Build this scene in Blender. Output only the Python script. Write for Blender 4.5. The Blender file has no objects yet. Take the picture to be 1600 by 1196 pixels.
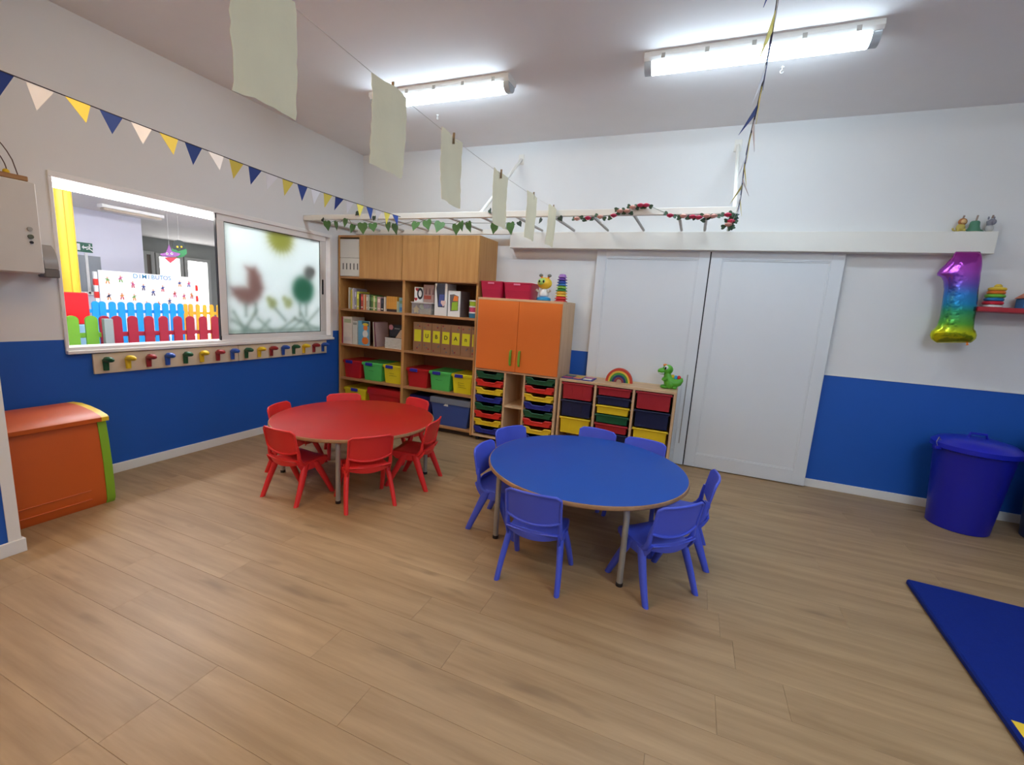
import bpy, math, random
import numpy as np
from mathutils import Vector, Matrix
PI = math.pi
random.seed(7)
scene = bpy.context.scene
col = scene.collection
# ------------------------------------------------------------------ camera
CAM = np.array([3.9291, -4.5845, 1.4360])
YAW, PITCH, ROLL, FPX = 0.3768, -0.1695, 0.0644, 692.07
def cam_axes():
    cy, sy, cp, sp = math.cos(YAW), math.sin(YAW), math.cos(PITCH), math.sin(PITCH)
    f = np.array([-sy*cp, cy*cp, sp]); r = np.array([cy, sy, 0.0]); u = np.cross(r, f)
    c, s = math.cos(ROLL), math.sin(ROLL)
    return c*r + s*u, -s*r + c*u, f
RR, UU, FF = cam_axes()
cd = bpy.data.cameras.new('camera'); cam = bpy.data.objects.new('camera', cd); col.objects.link(cam)
cd.sensor_fit = 'HORIZONTAL'; cd.sensor_width = 36.0; cd.lens = FPX/1600*36.0; cd.clip_start = 0.02; cd.clip_end = 60
cam.matrix_world = Matrix(((RR[0], UU[0], -FF[0], CAM[0]), (RR[1], UU[1], -FF[1], CAM[1]), (RR[2], UU[2], -FF[2], CAM[2]), (0, 0, 0, 1)))
scene.camera = cam
# ------------------------------------------------------------------ world, exposure
wd = bpy.data.worlds.new('world'); scene.world = wd; wd.use_nodes = True
wd.node_tree.nodes['Background'].inputs[0].default_value = (0.8, 0.85, 0.9, 1)
wd.node_tree.nodes['Background'].inputs[1].default_value = 0.3
vs = scene.view_settings
vs.view_transform = 'Standard'; vs.look = 'None'; vs.exposure = 1.2; vs.gamma = 1.0; vs.use_curve_mapping = False
LAMP = 18.5        # radiance of the classroom tubes
LAMP2 = 36.0       # radiance of the unseen battens added in the next room
# ------------------------------------------------------------------ helpers
def W(px, py, ax, val):
    """photo pixel -> point on the plane ax = val"""
    v = FF + (px-800)/FPX*RR + (598-py)/FPX*UU
    i = 'xyz'.index(ax); t = (val-CAM[i])/v[i]
    return CAM + t*v
def lin(c):
    return tuple(((x/255)/12.92 if x/255 <= 0.04045 else ((x/255+0.055)/1.055)**2.4) for x in c)
_M = {}
def mat(name, rgb, rough=0.5, metal=0.0, var=0.06, scale=6.0, bump=0.0, bscale=80.0, emit=0.0, spec=0.5, coat=0.0):
    if name in _M: return _M[name]
    m = bpy.data.materials.new(name); m.use_nodes = True; nt = m.node_tree; N = nt.nodes; L = nt.links
    b = N['Principled BSDF']; c = lin(rgb)
    tc = N.new('ShaderNodeTexCoord'); nz = N.new('ShaderNodeTexNoise'); nz.inputs['Scale'].default_value = scale; nz.inputs['Detail'].default_value = 3
    L.new(tc.outputs['Object'], nz.inputs['Vector'])
    mx = N.new('ShaderNodeMix'); mx.data_type = 'RGBA'
    mx.inputs[6].default_value = (*[x*(1-var) for x in c], 1); mx.inputs[7].default_value = (*[min(1, x*(1+var)) for x in c], 1)
    L.new(nz.outputs['Fac'], mx.inputs[0]); L.new(mx.outputs[2], b.inputs['Base Color'])
    b.inputs['Roughness'].default_value = rough; b.inputs['Metallic'].default_value = metal
    b.inputs['Specular IOR Level'].default_value = spec; b.inputs['Coat Weight'].default_value = coat
    if bump:
        n2 = N.new('ShaderNodeTexNoise'); n2.inputs['Scale'].default_value = bscale; n2.inputs['Detail'].default_value = 4
        L.new(tc.outputs['Object'], n2.inputs['Vector'])
        bp = N.new('ShaderNodeBump'); bp.inputs['Strength'].default_value = bump; bp.inputs['Distance'].default_value = 0.004
        L.new(n2.outputs['Fac'], bp.inputs['Height']); L.new(bp.outputs[0], b.inputs['Normal'])
    if emit:
        b.inputs['Emission Color'].default_value = (*c, 1); b.inputs['Emission Strength'].default_value = emit
    _M[name] = m; return m
def wood(name, a, b_, rough=0.45, axis=2, scale=1.0, rnd=0.0):
    if name in _M: return _M[name]
    m = bpy.data.materials.new(name); m.use_nodes = True; nt = m.node_tree; N = nt.nodes; L = nt.links
    b = N['Principled BSDF']; b.inputs['Roughness'].default_value = rough
    tc = N.new('ShaderNodeTexCoord'); mp = N.new('ShaderNodeMapping')
    sc = [22*scale]*3; sc[axis] = 1.6*scale; mp.inputs['Scale'].default_value = sc
    L.new(tc.outputs['Object'], mp.inputs['Vector'])
    nz = N.new('ShaderNodeTexNoise'); nz.inputs['Scale'].default_value = 1.0; nz.inputs['Detail'].default_value = 5; nz.inputs['Roughness'].default_value = 0.62
    rp = N.new('ShaderNodeValToRGB'); rp.color_ramp.elements[0].position = 0.32; rp.color_ramp.elements[1].position = 0.7
    rp.color_ramp.elements[0].color = (*lin(b_), 1); rp.color_ramp.elements[1].color = (*lin(a), 1)
    L.new(nz.outputs['Fac'], rp.inputs['Fac'])
    out = rp.outputs['Color']
    if rnd:
        oi = N.new('ShaderNodeObjectInfo'); ad = N.new('ShaderNodeVectorMath'); ad.operation = 'SCALE'; ad.inputs[0].default_value = (37, 91, 13)
        L.new(oi.outputs['Random'], ad.inputs['Scale'])
        a2 = N.new('ShaderNodeVectorMath'); a2.operation = 'ADD'; L.new(mp.outputs[0], a2.inputs[0]); L.new(ad.outputs[0], a2.inputs[1]); L.new(a2.outputs[0], nz.inputs['Vector'])
        # knots
        m2 = N.new('ShaderNodeMapping'); m2.inputs['Scale'].default_value = (2.2, 9.0, 1); L.new(tc.outputs['Object'], m2.inputs['Vector'])
        a3 = N.new('ShaderNodeVectorMath'); a3.operation = 'ADD'; L.new(m2.outputs[0], a3.inputs[0]); L.new(ad.outputs[0], a3.inputs[1])
        k = N.new('ShaderNodeTexNoise'); k.inputs['Scale'].default_value = 1.15; k.inputs['Detail'].default_value = 2; L.new(a3.outputs[0], k.inputs['Vector'])
        kr = N.new('ShaderNodeMapRange'); kr.inputs[1].default_value = 0.63; kr.inputs[2].default_value = 0.80; L.new(k.outputs['Fac'], kr.inputs[0])
        mk = N.new('ShaderNodeMix'); mk.data_type = 'RGBA'; mk.inputs[7].default_value = (*[x*0.72 for x in lin(b_)], 1)
        L.new(kr.outputs[0], mk.inputs[0]); L.new(out, mk.inputs[6])
        mr = N.new('ShaderNodeMapRange'); mr.inputs[3].default_value = 1-rnd; mr.inputs[4].default_value = 1+rnd; L.new(oi.outputs['Random'], mr.inputs[0])
        hv = N.new('ShaderNodeHueSaturation'); L.new(mr.outputs[0], hv.inputs['Value']); L.new(mk.outputs[2], hv.inputs['Color']); out = hv.outputs[0]
    else:
        L.new(mp.outputs[0], nz.inputs['Vector'])
    L.new(out, b.inputs['Base Color'])
    bp = N.new('ShaderNodeBump'); bp.inputs['Strength'].default_value = 0.08; bp.inputs['Distance'].default_value = 0.002
    L.new(nz.outputs['Fac'], bp.inputs['Height']); L.new(bp.outputs[0], b.inputs['Normal'])
    _M[name] = m; return m
def emis(name, rgb, strength):
    if name in _M: return _M[name]
    m = bpy.data.materials.new(name); m.use_nodes = True; N = m.node_tree.nodes; L = m.node_tree.links
    b = N['Principled BSDF']; b.inputs['Base Color'].default_value = (0.8, 0.8, 0.8, 1)
    nz = N.new('ShaderNodeTexNoise'); nz.inputs['Scale'].default_value = 1.0
    mr = N.new('ShaderNodeMapRange'); mr.inputs[3].default_value = strength*0.97; mr.inputs[4].default_value = strength*1.03
    L.new(nz.outputs['Fac'], mr.inputs[0]); L.new(mr.outputs[0], b.inputs['Emission Strength'])
    b.inputs['Emission Color'].default_value = (*lin(rgb), 1); _M[name] = m; return m
def colattr(name, rough=0.4, translucent=0.0):
    if name in _M: return _M[name]
    m = bpy.data.materials.new(name); m.use_nodes = True; N = m.node_tree.nodes; L = m.node_tree.links
    b = N['Principled BSDF']; b.inputs['Roughness'].default_value = rough
    at = N.new('ShaderNodeAttribute'); at.attribute_name = 'print'
    L.new(at.outputs['Color'], b.inputs['Base Color'])
    if translucent:
        tr = N.new('ShaderNodeBsdfTranslucent'); L.new(at.outputs['Color'], tr.inputs['Color'])
        ms = N.new('ShaderNodeMixShader'); ms.inputs[0].default_value = translucent
        L.new(b.outputs[0], ms.inputs[1]); L.new(tr.outputs[0], ms.inputs[2]); L.new(ms.outputs[0], N['Material Output'].inputs[0])
    _M[name] = m; return m
def root_of(o):
    while o.parent: o = o.parent
    return o
class MB:
    def __init__(s): s.v = []; s.f = []; s.mi = []; s.m = 0
    def face(s, f): s.f.append(tuple(f)); s.mi.append(s.m)
    def box(s, a, b, ch=0.0):
        a = np.array(a, float); b = np.array(b, float); lo = np.minimum(a, b); hi = np.maximum(a, b)
        n = len(s.v)
        if ch <= 0:
            for z in (lo[2], hi[2]):
                s.v += [(lo[0], lo[1], z), (hi[0], lo[1], z), (hi[0], hi[1], z), (lo[0], hi[1], z)]
            for q in ((0, 3, 2, 1), (4, 5, 6, 7), (0, 1, 5, 4), (1, 2, 6, 5), (2, 3, 7, 6), (3, 0, 4, 7)): s.face([n+i for i in q])
            return s
        ch = min(ch, 0.45*min(hi-lo)); idx = {}
        for sx in (0, 1):
            for sy in (0, 1):
                for sz in (0, 1):
                    c = [lo[0] if sx == 0 else hi[0], lo[1] if sy == 0 else hi[1], lo[2] if sz == 0 else hi[2]]
                    d = [1 if q == 0 else -1 for q in (sx, sy, sz)]
                    for ax in range(3):
                        p = [c[i]+(0 if i == ax else d[i]*ch) for i in range(3)]
                        idx[(sx, sy, sz, ax)] = len(s.v); s.v.append(tuple(p))
        g = lambda *k: idx[k]
        for ax in range(3):
            o1, o2 = [i for i in range(3) if i != ax]
            for sd in (0, 1):
                q = []
                for (i, j) in ((0, 0), (1, 0), (1, 1), (0, 1)):
                    k = [0, 0, 0]; k[ax] = sd; k[o1] = i; k[o2] = j; q.append(g(*k, ax))
                s.face(q)
            for i in (0, 1):
                for j in (0, 1):
                    k0 = [0, 0, 0]; k0[o1] = i; k0[o2] = j; k1 = list(k0); k1[ax] = 1
                    s.face([g(*k0, o1), g(*k0, o2), g(*k1, o2), g(*k1, o1)])
        for sx in (0, 1):
            for sy in (0, 1):
                for sz in (0, 1): s.face([g(sx, sy, sz, i) for i in range(3)])
        return s
    def rings(s, R, cap0=True, cap1=True, closed=True):
        n = len(s.v); k = len(R[0])
        for r in R: s.v += [tuple(p) for p in r]
        for i in range(len(R)-1):
            for j in range(k if closed else k-1):
                a = n+i*k+j; b = n+i*k+(j+1) % k; s.face((a, b, b+k, a+k))
        if cap0: s.face([n+j for j in reversed(range(k))])
        if cap1: s.face([n+(len(R)-1)*k+j for j in range(k)])
        return s
    def lathe(s, prof, c=(0, 0, 0), n=24, cap0=True, cap1=True):
        return s.rings([[(c[0]+r*math.cos(2*PI*j/n), c[1]+r*math.sin(2*PI*j/n), c[2]+z) for j in range(n)] for r, z in prof], cap0, cap1)
    def tube(s, pts, r, n=8, caps=True):
        P = [Vector(p) for p in pts]; rr = r if isinstance(r, (list, tuple)) else [r]*len(P)
        up = None; R = []
        for i, p in enumerate(P):
            d = (P[min(i+1, len(P)-1)]-P[max(i-1, 0)])
            d = d.normalized() if d.length > 1e-9 else Vector((0, 0, 1))
            if up is None: up = d.orthogonal().normalized()
            up = (up-d*up.dot(d)); up = up.normalized() if up.length > 1e-6 else d.orthogonal().normalized()
            w = d.cross(up)
            R.append([tuple(p+(up*math.cos(2*PI*j/n)+w*math.sin(2*PI*j/n))*rr[i]) for j in range(n)])
        return s.rings(R, caps, caps)
    def ball(s, c, r, n=12, k=8):
        rx, ry, rz = r if isinstance(r, (tuple, list)) else (r, r, r)
        R = []
        for i in range(k+1):
            t = -PI/2+PI*i/k; q = max(math.cos(t), 0.02)
            R.append([(c[0]+rx*q*math.cos(2*PI*j/n), c[1]+ry*q*math.sin(2*PI*j/n), c[2]+rz*math.sin(t)) for j in range(n)])
        return s.rings(R)
    def prism(s, poly, ax, a, b):
        """poly in the two remaining axes (x,y,z order), extruded along ax from a to b"""
        def P(u, w, t):
            return {'x': (t, u, w), 'y': (u, t, w), 'z': (u, w, t)}[ax]
        return s.rings([[P(u, w, a) for u, w in poly], [P(u, w, b) for u, w in poly]])
    def shell(s, G, th):
        """G rows x cols grid of points, given thickness along its normals"""
        G = np.array(G, float); nr, nc = G.shape[:2]
        du = np.gradient(G, axis=1); dv = np.gradient(G, axis=0); nn = np.cross(du, dv); nn /= (np.linalg.norm(nn, axis=2, keepdims=True)+1e-9)
        n = len(s.v); B = G-nn*th
        s.v += [tuple(p) for p in G.reshape(-1, 3)]+[tuple(p) for p in B.reshape(-1, 3)]; o = nr*nc
        for i in range(nr-1):
            for j in range(nc-1):
                a = n+i*nc+j; s.face((a, a+1, a+nc+1, a+nc)); s.face((a+o, a+o+nc, a+o+nc+1, a+o+1))
        bd = [(0, j) for j in range(nc)]+[(i, nc-1) for i in range(1, nr)]+[(nr-1, j) for j in range(nc-2, -1, -1)]+[(i, 0) for i in range(nr-2, 0, -1)]
        for q in range(len(bd)):
            a = n+bd[q][0]*nc+bd[q][1]; e = bd[(q+1) % len(bd)]; b = n+e[0]*nc+e[1]; s.face((a, a+o, b+o, b))
        return s
    def build(s, name, mats, parent=None, smooth=True, angle=35):
        v = np.array(s.v, float); me = bpy.data.meshes.new(name)
        if parent is None:
            base = np.array([(v[:, 0].min()+v[:, 0].max())/2, (v[:, 1].min()+v[:, 1].max())/2, v[:, 2].min()])
        else: base = np.array(root_of(parent).location)
        me.from_pydata([tuple(p) for p in v-base], [], s.f); me.update()
        if not isinstance(mats, (list, tuple)): mats = [mats]
        for m in mats: me.materials.append(m)
        if len(mats) > 1: me.polygons.foreach_set('material_index', s.mi)
        import bmesh
        bm = bmesh.new(); bm.from_mesh(me); bmesh.ops.recalc_face_normals(bm, faces=bm.faces); bm.to_mesh(me); bm.free()
        if smooth:
            me.shade_smooth(); me.set_sharp_from_angle(angle=math.radians(angle))
        o = bpy.data.objects.new(name, me); col.objects.link(o)
        if parent is None: o.location = base
        else: o.parent = parent
        return o
def tag(o, label=None, cat=None, group=None, kind=None):
    if label: o['label'] = label
    if cat: o['category'] = cat
    if group: o['group'] = group
    if kind: o['kind'] = kind
    return o
def thing(name, label, cat, loc=(0, 0, 0), group=None):
    o = bpy.data.objects.new(name, None); col.objects.link(o); o.location = tuple(float(x) for x in loc); o.empty_display_size = 0.05
    return tag(o, label, cat, group)
def copy_tree(o, parent=None):
    c = o.copy(); col.objects.link(c)
    if parent: c.parent = parent
    for ch in list(o.children): copy_tree(ch, c)
    return c
def box(name, a, b, m, parent=None, ch=0.0): return MB().box(a, b, ch).build(name, m, parent, smooth=ch > 0)
_TX = {}
def text(s, size, loc, u, w, m, parent, name='lettering', depth=0.0006, bold=0.018):
    """flat lettering, u = reading direction, w = up"""
    key = (s, bold)
    if key not in _TX:
        cu = bpy.data.curves.new('t', 'FONT'); cu.body = s; cu.align_x = 'CENTER'; cu.align_y = 'CENTER'; cu.size = 1.0; cu.offset = bold
        ob = bpy.data.objects.new('t', cu); col.objects.link(ob); dg = bpy.context.evaluated_depsgraph_get()
        _TX[key] = bpy.data.meshes.new_from_object(ob.evaluated_get(dg)); bpy.data.objects.remove(ob); bpy.data.curves.remove(cu)
    src = _TX[key]; u = Vector(u).normalized(); w = Vector(w).normalized(); n = u.cross(w)
    mb = MB(); base = Vector(loc)
    mb.v = [tuple(base+u*(v.co.x*size)+w*(v.co.y*size)+n*depth) for v in src.vertices]
    for p in src.polygons: mb.face(p.vertices)
    me = mb.build(name, m, parent, smooth=False); return me
ORD = ['first', 'second', 'third', 'fourth', 'fifth', 'sixth', 'seventh', 'eighth', 'ninth', 'tenth', 'eleventh', 'twelfth', 'thirteenth', 'fourteenth', 'fifteenth', 'sixteenth', 'seventeenth', 'eighteenth', 'nineteenth']
# ------------------------------------------------------------------ materials
wallw = mat('wall_white', (228, 227, 225), 0.75, var=0.015, bump=0.05, bscale=160)
wallb = mat('wall_blue', (20, 88, 182), 0.55, var=0.03, bump=0.05, bscale=160)
ceilm = mat('ceiling_paint', (240, 237, 236), 0.85, var=0.02)
trimw = mat('trim_white', (232, 230, 226), 0.45, var=0.015)
doorm = mat('door_paint', (222, 224, 226), 0.5, var=0.012)
alu = mat('window_aluminium', (238, 234, 230), 0.4, var=0.02)
white = mat('white_plastic', (236, 236, 232), 0.4, var=0.02)
whitem = mat('white_metal', (232, 228, 218), 0.4, var=0.02)
dark = mat('dark_plastic', (24, 24, 28), 0.45)
shelfw = wood('shelf_oak', (208, 156, 92), (188, 132, 70), 0.5, axis=2)
shelfin = wood('shelf_oak_board', (194, 144, 96), (172, 120, 72), 0.5, axis=0)
beech = wood('beech', (222, 186, 146), (206, 166, 124), 0.5, axis=2)
beech2 = wood('beech_board', (224, 190, 150), (208, 170, 128), 0.5, axis=0)
orangem = mat('orange_laminate', (238, 122, 42), 0.5, var=0.02)
limem = mat('lime_plastic', (128, 176, 50), 0.45)
redt = mat('red_laminate', (178, 24, 16), 0.42, var=0.02, scale=3, spec=0.4)
bluet = mat('blue_laminate', (6, 74, 170), 0.5, var=0.02, scale=3, spec=0.3)
edgew = wood('table_edge', (176, 136, 96), (150, 108, 72), 0.5, axis=0)
greym = mat('grey_metal', (168, 164, 156), 0.4, metal=0.3)
redc = mat('red_chair_plastic', (226, 44, 44), 0.42, var=0.03)
bluec = mat('blue_chair_plastic', (74, 92, 214), 0.42, var=0.03)
PAL = {k: mat('plastic_'+k, v, 0.42, var=0.03) for k, v in dict(
    green=(20, 84, 50), red=(222, 46, 34), yellow=(240, 204, 40), blue=(34, 44, 140), navy=(22, 28, 64), crimson=(170, 34, 40), mustard=(232, 196, 30),
    lime=(86, 196, 96), tubred=(186, 28, 30), tubyellow=(228, 210, 28), clipblue=(48, 44, 160), pink=(198, 30, 72), sky=(40, 150, 210), purple=(120, 60, 160),
    orange=(240, 130, 40), leaf=(78, 122, 58), rose=(214, 60, 96), peach=(236, 176, 160), cream=(236, 226, 196), black=(20, 20, 24), grey=(140, 140, 144), brown=(120, 84, 60)).items()}
# ------------------------------------------------------------------ room shell
H = 3.116; BL = 1.022; XR = 7.2; YB = -6.6
T = 0.12
WY0, WY1, WZ0, WZ1 = -2.94, -0.515, 0.935, 2.105
fl = box('floor', (-T, YB, -0.12), (XR, 0, -0.004), mat('screed', (120, 104, 86), 0.8)); tag(fl, 'wood look plank floor of the classroom', kind='structure')
plankm = wood('plank', (176, 146, 108), (150, 120, 84), 0.46, axis=0, scale=0.8, rnd=0.05)
plank_meshes = {}
def plank(x0, x1, y0, y1):
    key = round(x1-x0, 3), round(y1-y0, 3)
    g = 0.0003
    if key not in plank_meshes:
        hx, hy = key[0]/2-g, key[1]/2-g
        mb = MB().box((-hx, -hy, -0.004), (hx, hy, 0.0), 0.0006)
        o = mb.build('plank', plankm, fl); me = o.data
        me.transform(Matrix.Translation(Vector(fl.location)))     # keep the mesh centred on its own origin
        plank_meshes[key] = me
    else:
        o = bpy.data.objects.new('plank', plank_meshes[key]); col.objects.link(o); o.parent = fl
    o.location = Vector(((x0+x1)/2, (y0+y1)/2, 0))-fl.location
PW, PL = 0.18, 1.28
r0 = 0; y = 0.0
rows = []
yy = 0.0
edges = [0.0]; e = -2.69+PW*14
while e > YB:
    if e < -0.01: edges.append(e)
    e -= PW
edges.append(YB)
for i in range(len(edges)-1):
    y1, y0 = edges[i], edges[i+1]
    off = {15: 3.16, 17: 3.166}.get(round((-2.69+PW*15-y1)/PW), random.choice([0, 1, 2, 3])*0.32+random.uniform(0, 0.2)) % PL
    xs = [0.0]; x = off
    while x < XR:
        if x > 0.08: xs.append(x)
        x += PL
    if XR-xs[-1] < 0.08: xs.pop()
    xs.append(XR)
    for a, b in zip(xs[:-1], xs[1:]): plank(round(a, 3), round(b, 3), y0, y1)
ce = box('ceiling', (-T, YB-T, H), (XR+T, T, H+0.1), ceilm); tag(ce, 'flat painted ceiling', kind='structure')
mb = MB()
def wbox(mb, a, b, split=True):
    lo, hi = min(a[2], b[2]), max(a[2], b[2])
    if split and lo < BL < hi:
        mb.m = 1; mb.box(a[:2]+(lo,), b[:2]+(BL,)); mb.m = 0; mb.box(a[:2]+(BL,), b[:2]+(hi,))
    else:
        mb.m = 1 if (split and hi <= BL) else 0; mb.box(a, b)
    mb.m = 0
wbox(mb, (-T, YB, 0), (0, WY0, H)); wbox(mb, (-T, WY1, 0), (0, 0, H)); wbox(mb, (-T, WY0, 0), (0, WY1, WZ0)); wbox(mb, (-T, WY0, WZ1), (0, WY1, H))
tag(mb.build('wall_left', [wallw, wallb], smooth=False), 'left wall, white above a blue painted dado, with window opening', kind='structure')
mb = MB(); wbox(mb, (-T, 0, 0), (XR+T, T, H)); tag(mb.build('wall_back', [wallw, wallb], smooth=False), 'back wall, white above a blue painted dado', kind='structure')
mb = MB(); wbox(mb, (XR, YB, 0), (XR+T, 0, H)); tag(mb.build('wall_right', [wallw, wallb], smooth=False), 'right wall outside the view', kind='structure')
mb = MB(); wbox(mb, (-T, YB-T, 0), (XR+T, YB, H)); tag(mb.build('wall_rear', [wallw, wallb], smooth=False), 'rear wall behind the viewer', kind='structure')
mb = MB(); wbox(mb, (0.677, YB, 0), (0.797, -3.532, H)); tag(mb.build('wall_partition', [wallw, wallb], smooth=False), 'short blue and white partition end at the left edge', kind='structure')
bb = 0.073
tag(box('baseboard_left', (0, -3.5, 0), (0.012, -0.44, bb), trimw, ch=0.002), 'white baseboard along the blue left wall', kind='structure')
tag(box('baseboard_back', (5.03, -0.012, 0), (XR, 0, bb), trimw, ch=0.002), 'white baseboard under the blue dado right of the door', kind='structure')
mb = MB().box((0.797, YB, 0), (0.811, -3.518, bb), 0.002); mb.box((0.677, -3.532, 0), (0.797, -3.518, bb), 0.002)
tag(mb.build('baseboard_partition', trimw), 'white baseboard around the partition end', kind='structure')
tag(box('trim_1', (0.797, -3.58, bb), (0.803, -3.532, H), trimw, ch=0.001), 'white vertical corner trim on the partition end', kind='structure')
tag(box('trim_2', (5.03, -0.006, BL), (XR, 0, BL+0.012), trimw), 'thin white line over the blue dado right of the door', kind='structure')
# ------------------------------------------------------------------ ceiling lights
def lamp(name, label, x0, x1, y, zc, group, em, parts=True):
    t = thing(name, label, 'ceiling light', ((x0+x1)/2, y, zc), group)
    mb = MB(); w = 0.075
    prof = [(-w, zc), (-w-0.004, zc-0.03), (-w+0.012, zc-0.048), (w-0.012, zc-0.048), (w+0.004, zc-0.03), (w, zc)]
    mb.prism([(y+a, b) for a, b in prof], 'x', x0, x1); mb.build('housing', white, t)
    mb = MB(); n = 9; prof = [(y+0.062*math.cos(PI+PI*i/n), zc-0.0485+0.055*math.sin(PI+PI*i/n)) for i in range(n+1)]
    mb.prism(prof, 'x', x0+0.05, x1-0.05); mb.build('diffuser', em, t)
    clear = mat('end_cap_plastic', (196, 206, 212), 0.15)
    for xa, xb in ((x0+0.004, x0+0.049), (x1-0.049, x1-0.004)):
        MB().prism(prof, 'x', xa, xb).build('end_cap', clear, t)
    for k in range(5):
        xx = x0+0.12+(x1-x0-0.24)*k/4
        MB().box((xx-0.012, y-w-0.008, zc-0.05), (xx+0.012, y-w-0.003, zc-0.02)).build('clip', greym, t)
    return t
EM = emis('fluorescent_diffuser', (212, 234, 250), LAMP*0.88)
EMW = emis('added_warm_diffuser', (255, 210, 150), LAMP*0.80)  # for the added left battens, warm to tint that side
EMC = emis('added_cool_diffuser', (212, 234, 250), LAMP*1.45)  # for the added right battens, cool and stronger
lamp('ceiling_light', 'lit fluorescent batten nearer the middle, partly behind hanging paper', 1.2, 2.46, -1.26, H, 'fluorescent battens', EM)
lamp('ceiling_light', 'lit fluorescent batten on the right, crossed by a bunting string', 3.42, 4.70, -1.26, H, 'fluorescent battens', EM)
for k, (x0, y, em, lb) in enumerate(((1.2, -3.6, EMW, 'added unseen fluorescent batten overhead on the left'), (4.9, -3.5, EMC, 'added unseen fluorescent batten overhead on the right'),
        (1.2, -5.7, EMW, 'added unseen fluorescent batten behind the viewer, left'), (4.9, -5.7, EMC, 'added unseen fluorescent batten behind the viewer, right'))):  # four unseen battens, added to lift the room's brightness
    lamp('ceiling_light', lb, x0, x0+1.28, y, H, 'fluorescent battens', em)
for px, py, lb in ((1222, 108, 'small white ceiling hook below the right light'), (684, 182, 'small white ceiling hook below the middle light')):
    q = W(px, py, 'z', H-0.015); mb = MB().lathe([(0.004, 0.015), (0.012, 0.013), (0.012, 0.009), (0.003, 0.006), (0.003, -0.006)], (q[0], q[1], H-0.015), 10)
    mb.tube([(q[0]+0.01*math.cos(a), q[1], H-0.03+0.01*math.sin(a)) for a in np.linspace(PI/2, 2*PI, 8)], 0.002, 6)
    tag(mb.build('ceiling_hook', white), lb, 'hook')
# ------------------------------------------------------------------ window with frosted sash
wn = thing('window_1', 'sliding aluminium window with one open half and a frosted sash', None, (-0.03, (WY0+WY1)/2, WZ0)); tag(wn, kind='structure')
f0, f1 = -0.115, 0.012
fw = 0.035
mb = MB(); mb.box((f0, WY0, WZ0), (f1, WY1, WZ0+fw), 0.003); mb.box((f0, WY0, WZ1-fw), (f1, WY1, WZ1), 0.003)
mb.box((f0, WY0, WZ0+fw), (f1, WY0+fw*0.6, WZ1-fw), 0.003); mb.box((f0, WY1-fw, WZ0+fw), (f1, WY1, WZ1-fw), 0.003)
mb.build('window_frame', alu, wn)
MB().box((0.0, WY0, WZ0-0.012), (0.035, WY1, WZ0+0.012), 0.003).build('window_sill', alu, wn)
# sash
s0, s1, sz0, sz1 = -1.845, -0.60, 0.965, 2.075; sx0, sx1 = -0.035, -0.003; sw = 0.066
mb = MB(); mb.box((sx0, s0, sz0), (sx1, s1, sz0+0.052), 0.003); mb.box((sx0, s0, sz1-0.06), (sx1, s1, sz1), 0.003)
mb.box((sx0, s0, sz0+0.052), (sx1, s0+sw, sz1-0.06), 0.003); mb.box((sx0, s1-0.08, sz0+0.052), (sx1, s1, sz1-0.06), 0.003)
sash = mb.build('sash', alu, wn)
MB().box((sx1, -0.667, 1.435), (sx1+0.012, -0.647, 1.60), 0.004).build('sash_handle', dark, sash)
for zz in (0.968, 2.03):
    MB().box((sx1-0.02, s0-0.012, zz), (sx1+0.003, s0, zz+0.04), 0.002).build('sash_guide', dark, sash)
# the second sash, pushed behind the first
mb = MB(); bx0, bx1 = -0.085, -0.06; t0, t1 = -1.80, -0.57
mb.box((bx0, t0, sz0), (bx1, t1, sz0+0.05), 0.003); mb.box((bx0, t0, sz1-0.05), (bx1, t1, sz1), 0.003); mb.box((bx0, t0, sz0+0.05), (bx1, t0+0.05, sz1-0.05), 0.003); mb.box((bx0, t1-0.05, sz0+0.05), (bx1, t1, sz1-0.05), 0.003)
mb.build('rear_sash', alu, wn)
v3 = lambda x, y: (320+x/3.986, 300+y/3.986)
def yz(x, y): q = W(*v3(x, y), 'x', -0.02); return q[1], q[2]
py0, py1, pz0, pz1 = s0+sw, s1-0.08, sz0+0.052, sz1-0.06
nu, nv = 110, 100
U = np.linspace(py0, py1, nu); V = np.linspace(pz0, pz1, nv); GU, GV = np.meshgrid(U, V)
base = np.array(lin((222, 230, 228))); C = np.ones((nv, nu, 3))*base
def seg(p, q):
    p = np.array(p); q = np.array(q); d = q-p; t = np.clip(((GU-p[0])*d[0]+(GV-p[1])*d[1])/(d@d+1e-12), 0, 1)
    return np.hypot(GU-p[0]-t*d[0], GV-p[1]-t*d[1])
def sdpoly(P):
    D = np.full(GU.shape, 9.0); ins = np.zeros(GU.shape, bool)
    for i in range(len(P)):
        a, b = P[i], P[(i+1) % len(P)]; D = np.minimum(D, seg(a, b))
        c = ((a[1] > GV) != (b[1] > GV)); xx = (b[0]-a[0])*(GV-a[1])/((b[1]-a[1])+1e-12)+a[0]; ins ^= c & (GU < xx)
    return np.where(ins, -D, D)
def lay(sd, rgb, soft, k=0.9):
    global C
    a = 1/(1+np.exp(np.clip(sd/soft*3, -30, 30))); a = (a*k)[..., None]; C = C*(1-a)+np.array(lin(rgb))*a
def circ(x, y, r): c = yz(x, y); return np.hypot(GU-c[0], GV-c[1])-r
ang = np.arctan2(GV-yz(470, 290)[1], GU-yz(470, 290)[0])
lay(circ(470, 285, 0.15)-0.006*np.sin(ang*22), (162, 164, 70), 0.07, 0.85)
lay(sdpoly([yz(*q) for q in ((158, 595), (262, 590), (265, 500), (250, 465), (290, 470), (312, 470), (345, 520), (365, 600), (350, 650), (310, 695), (265, 705), (210, 680), (170, 640))]), (158, 132, 126), 0.05, 0.92)
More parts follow.
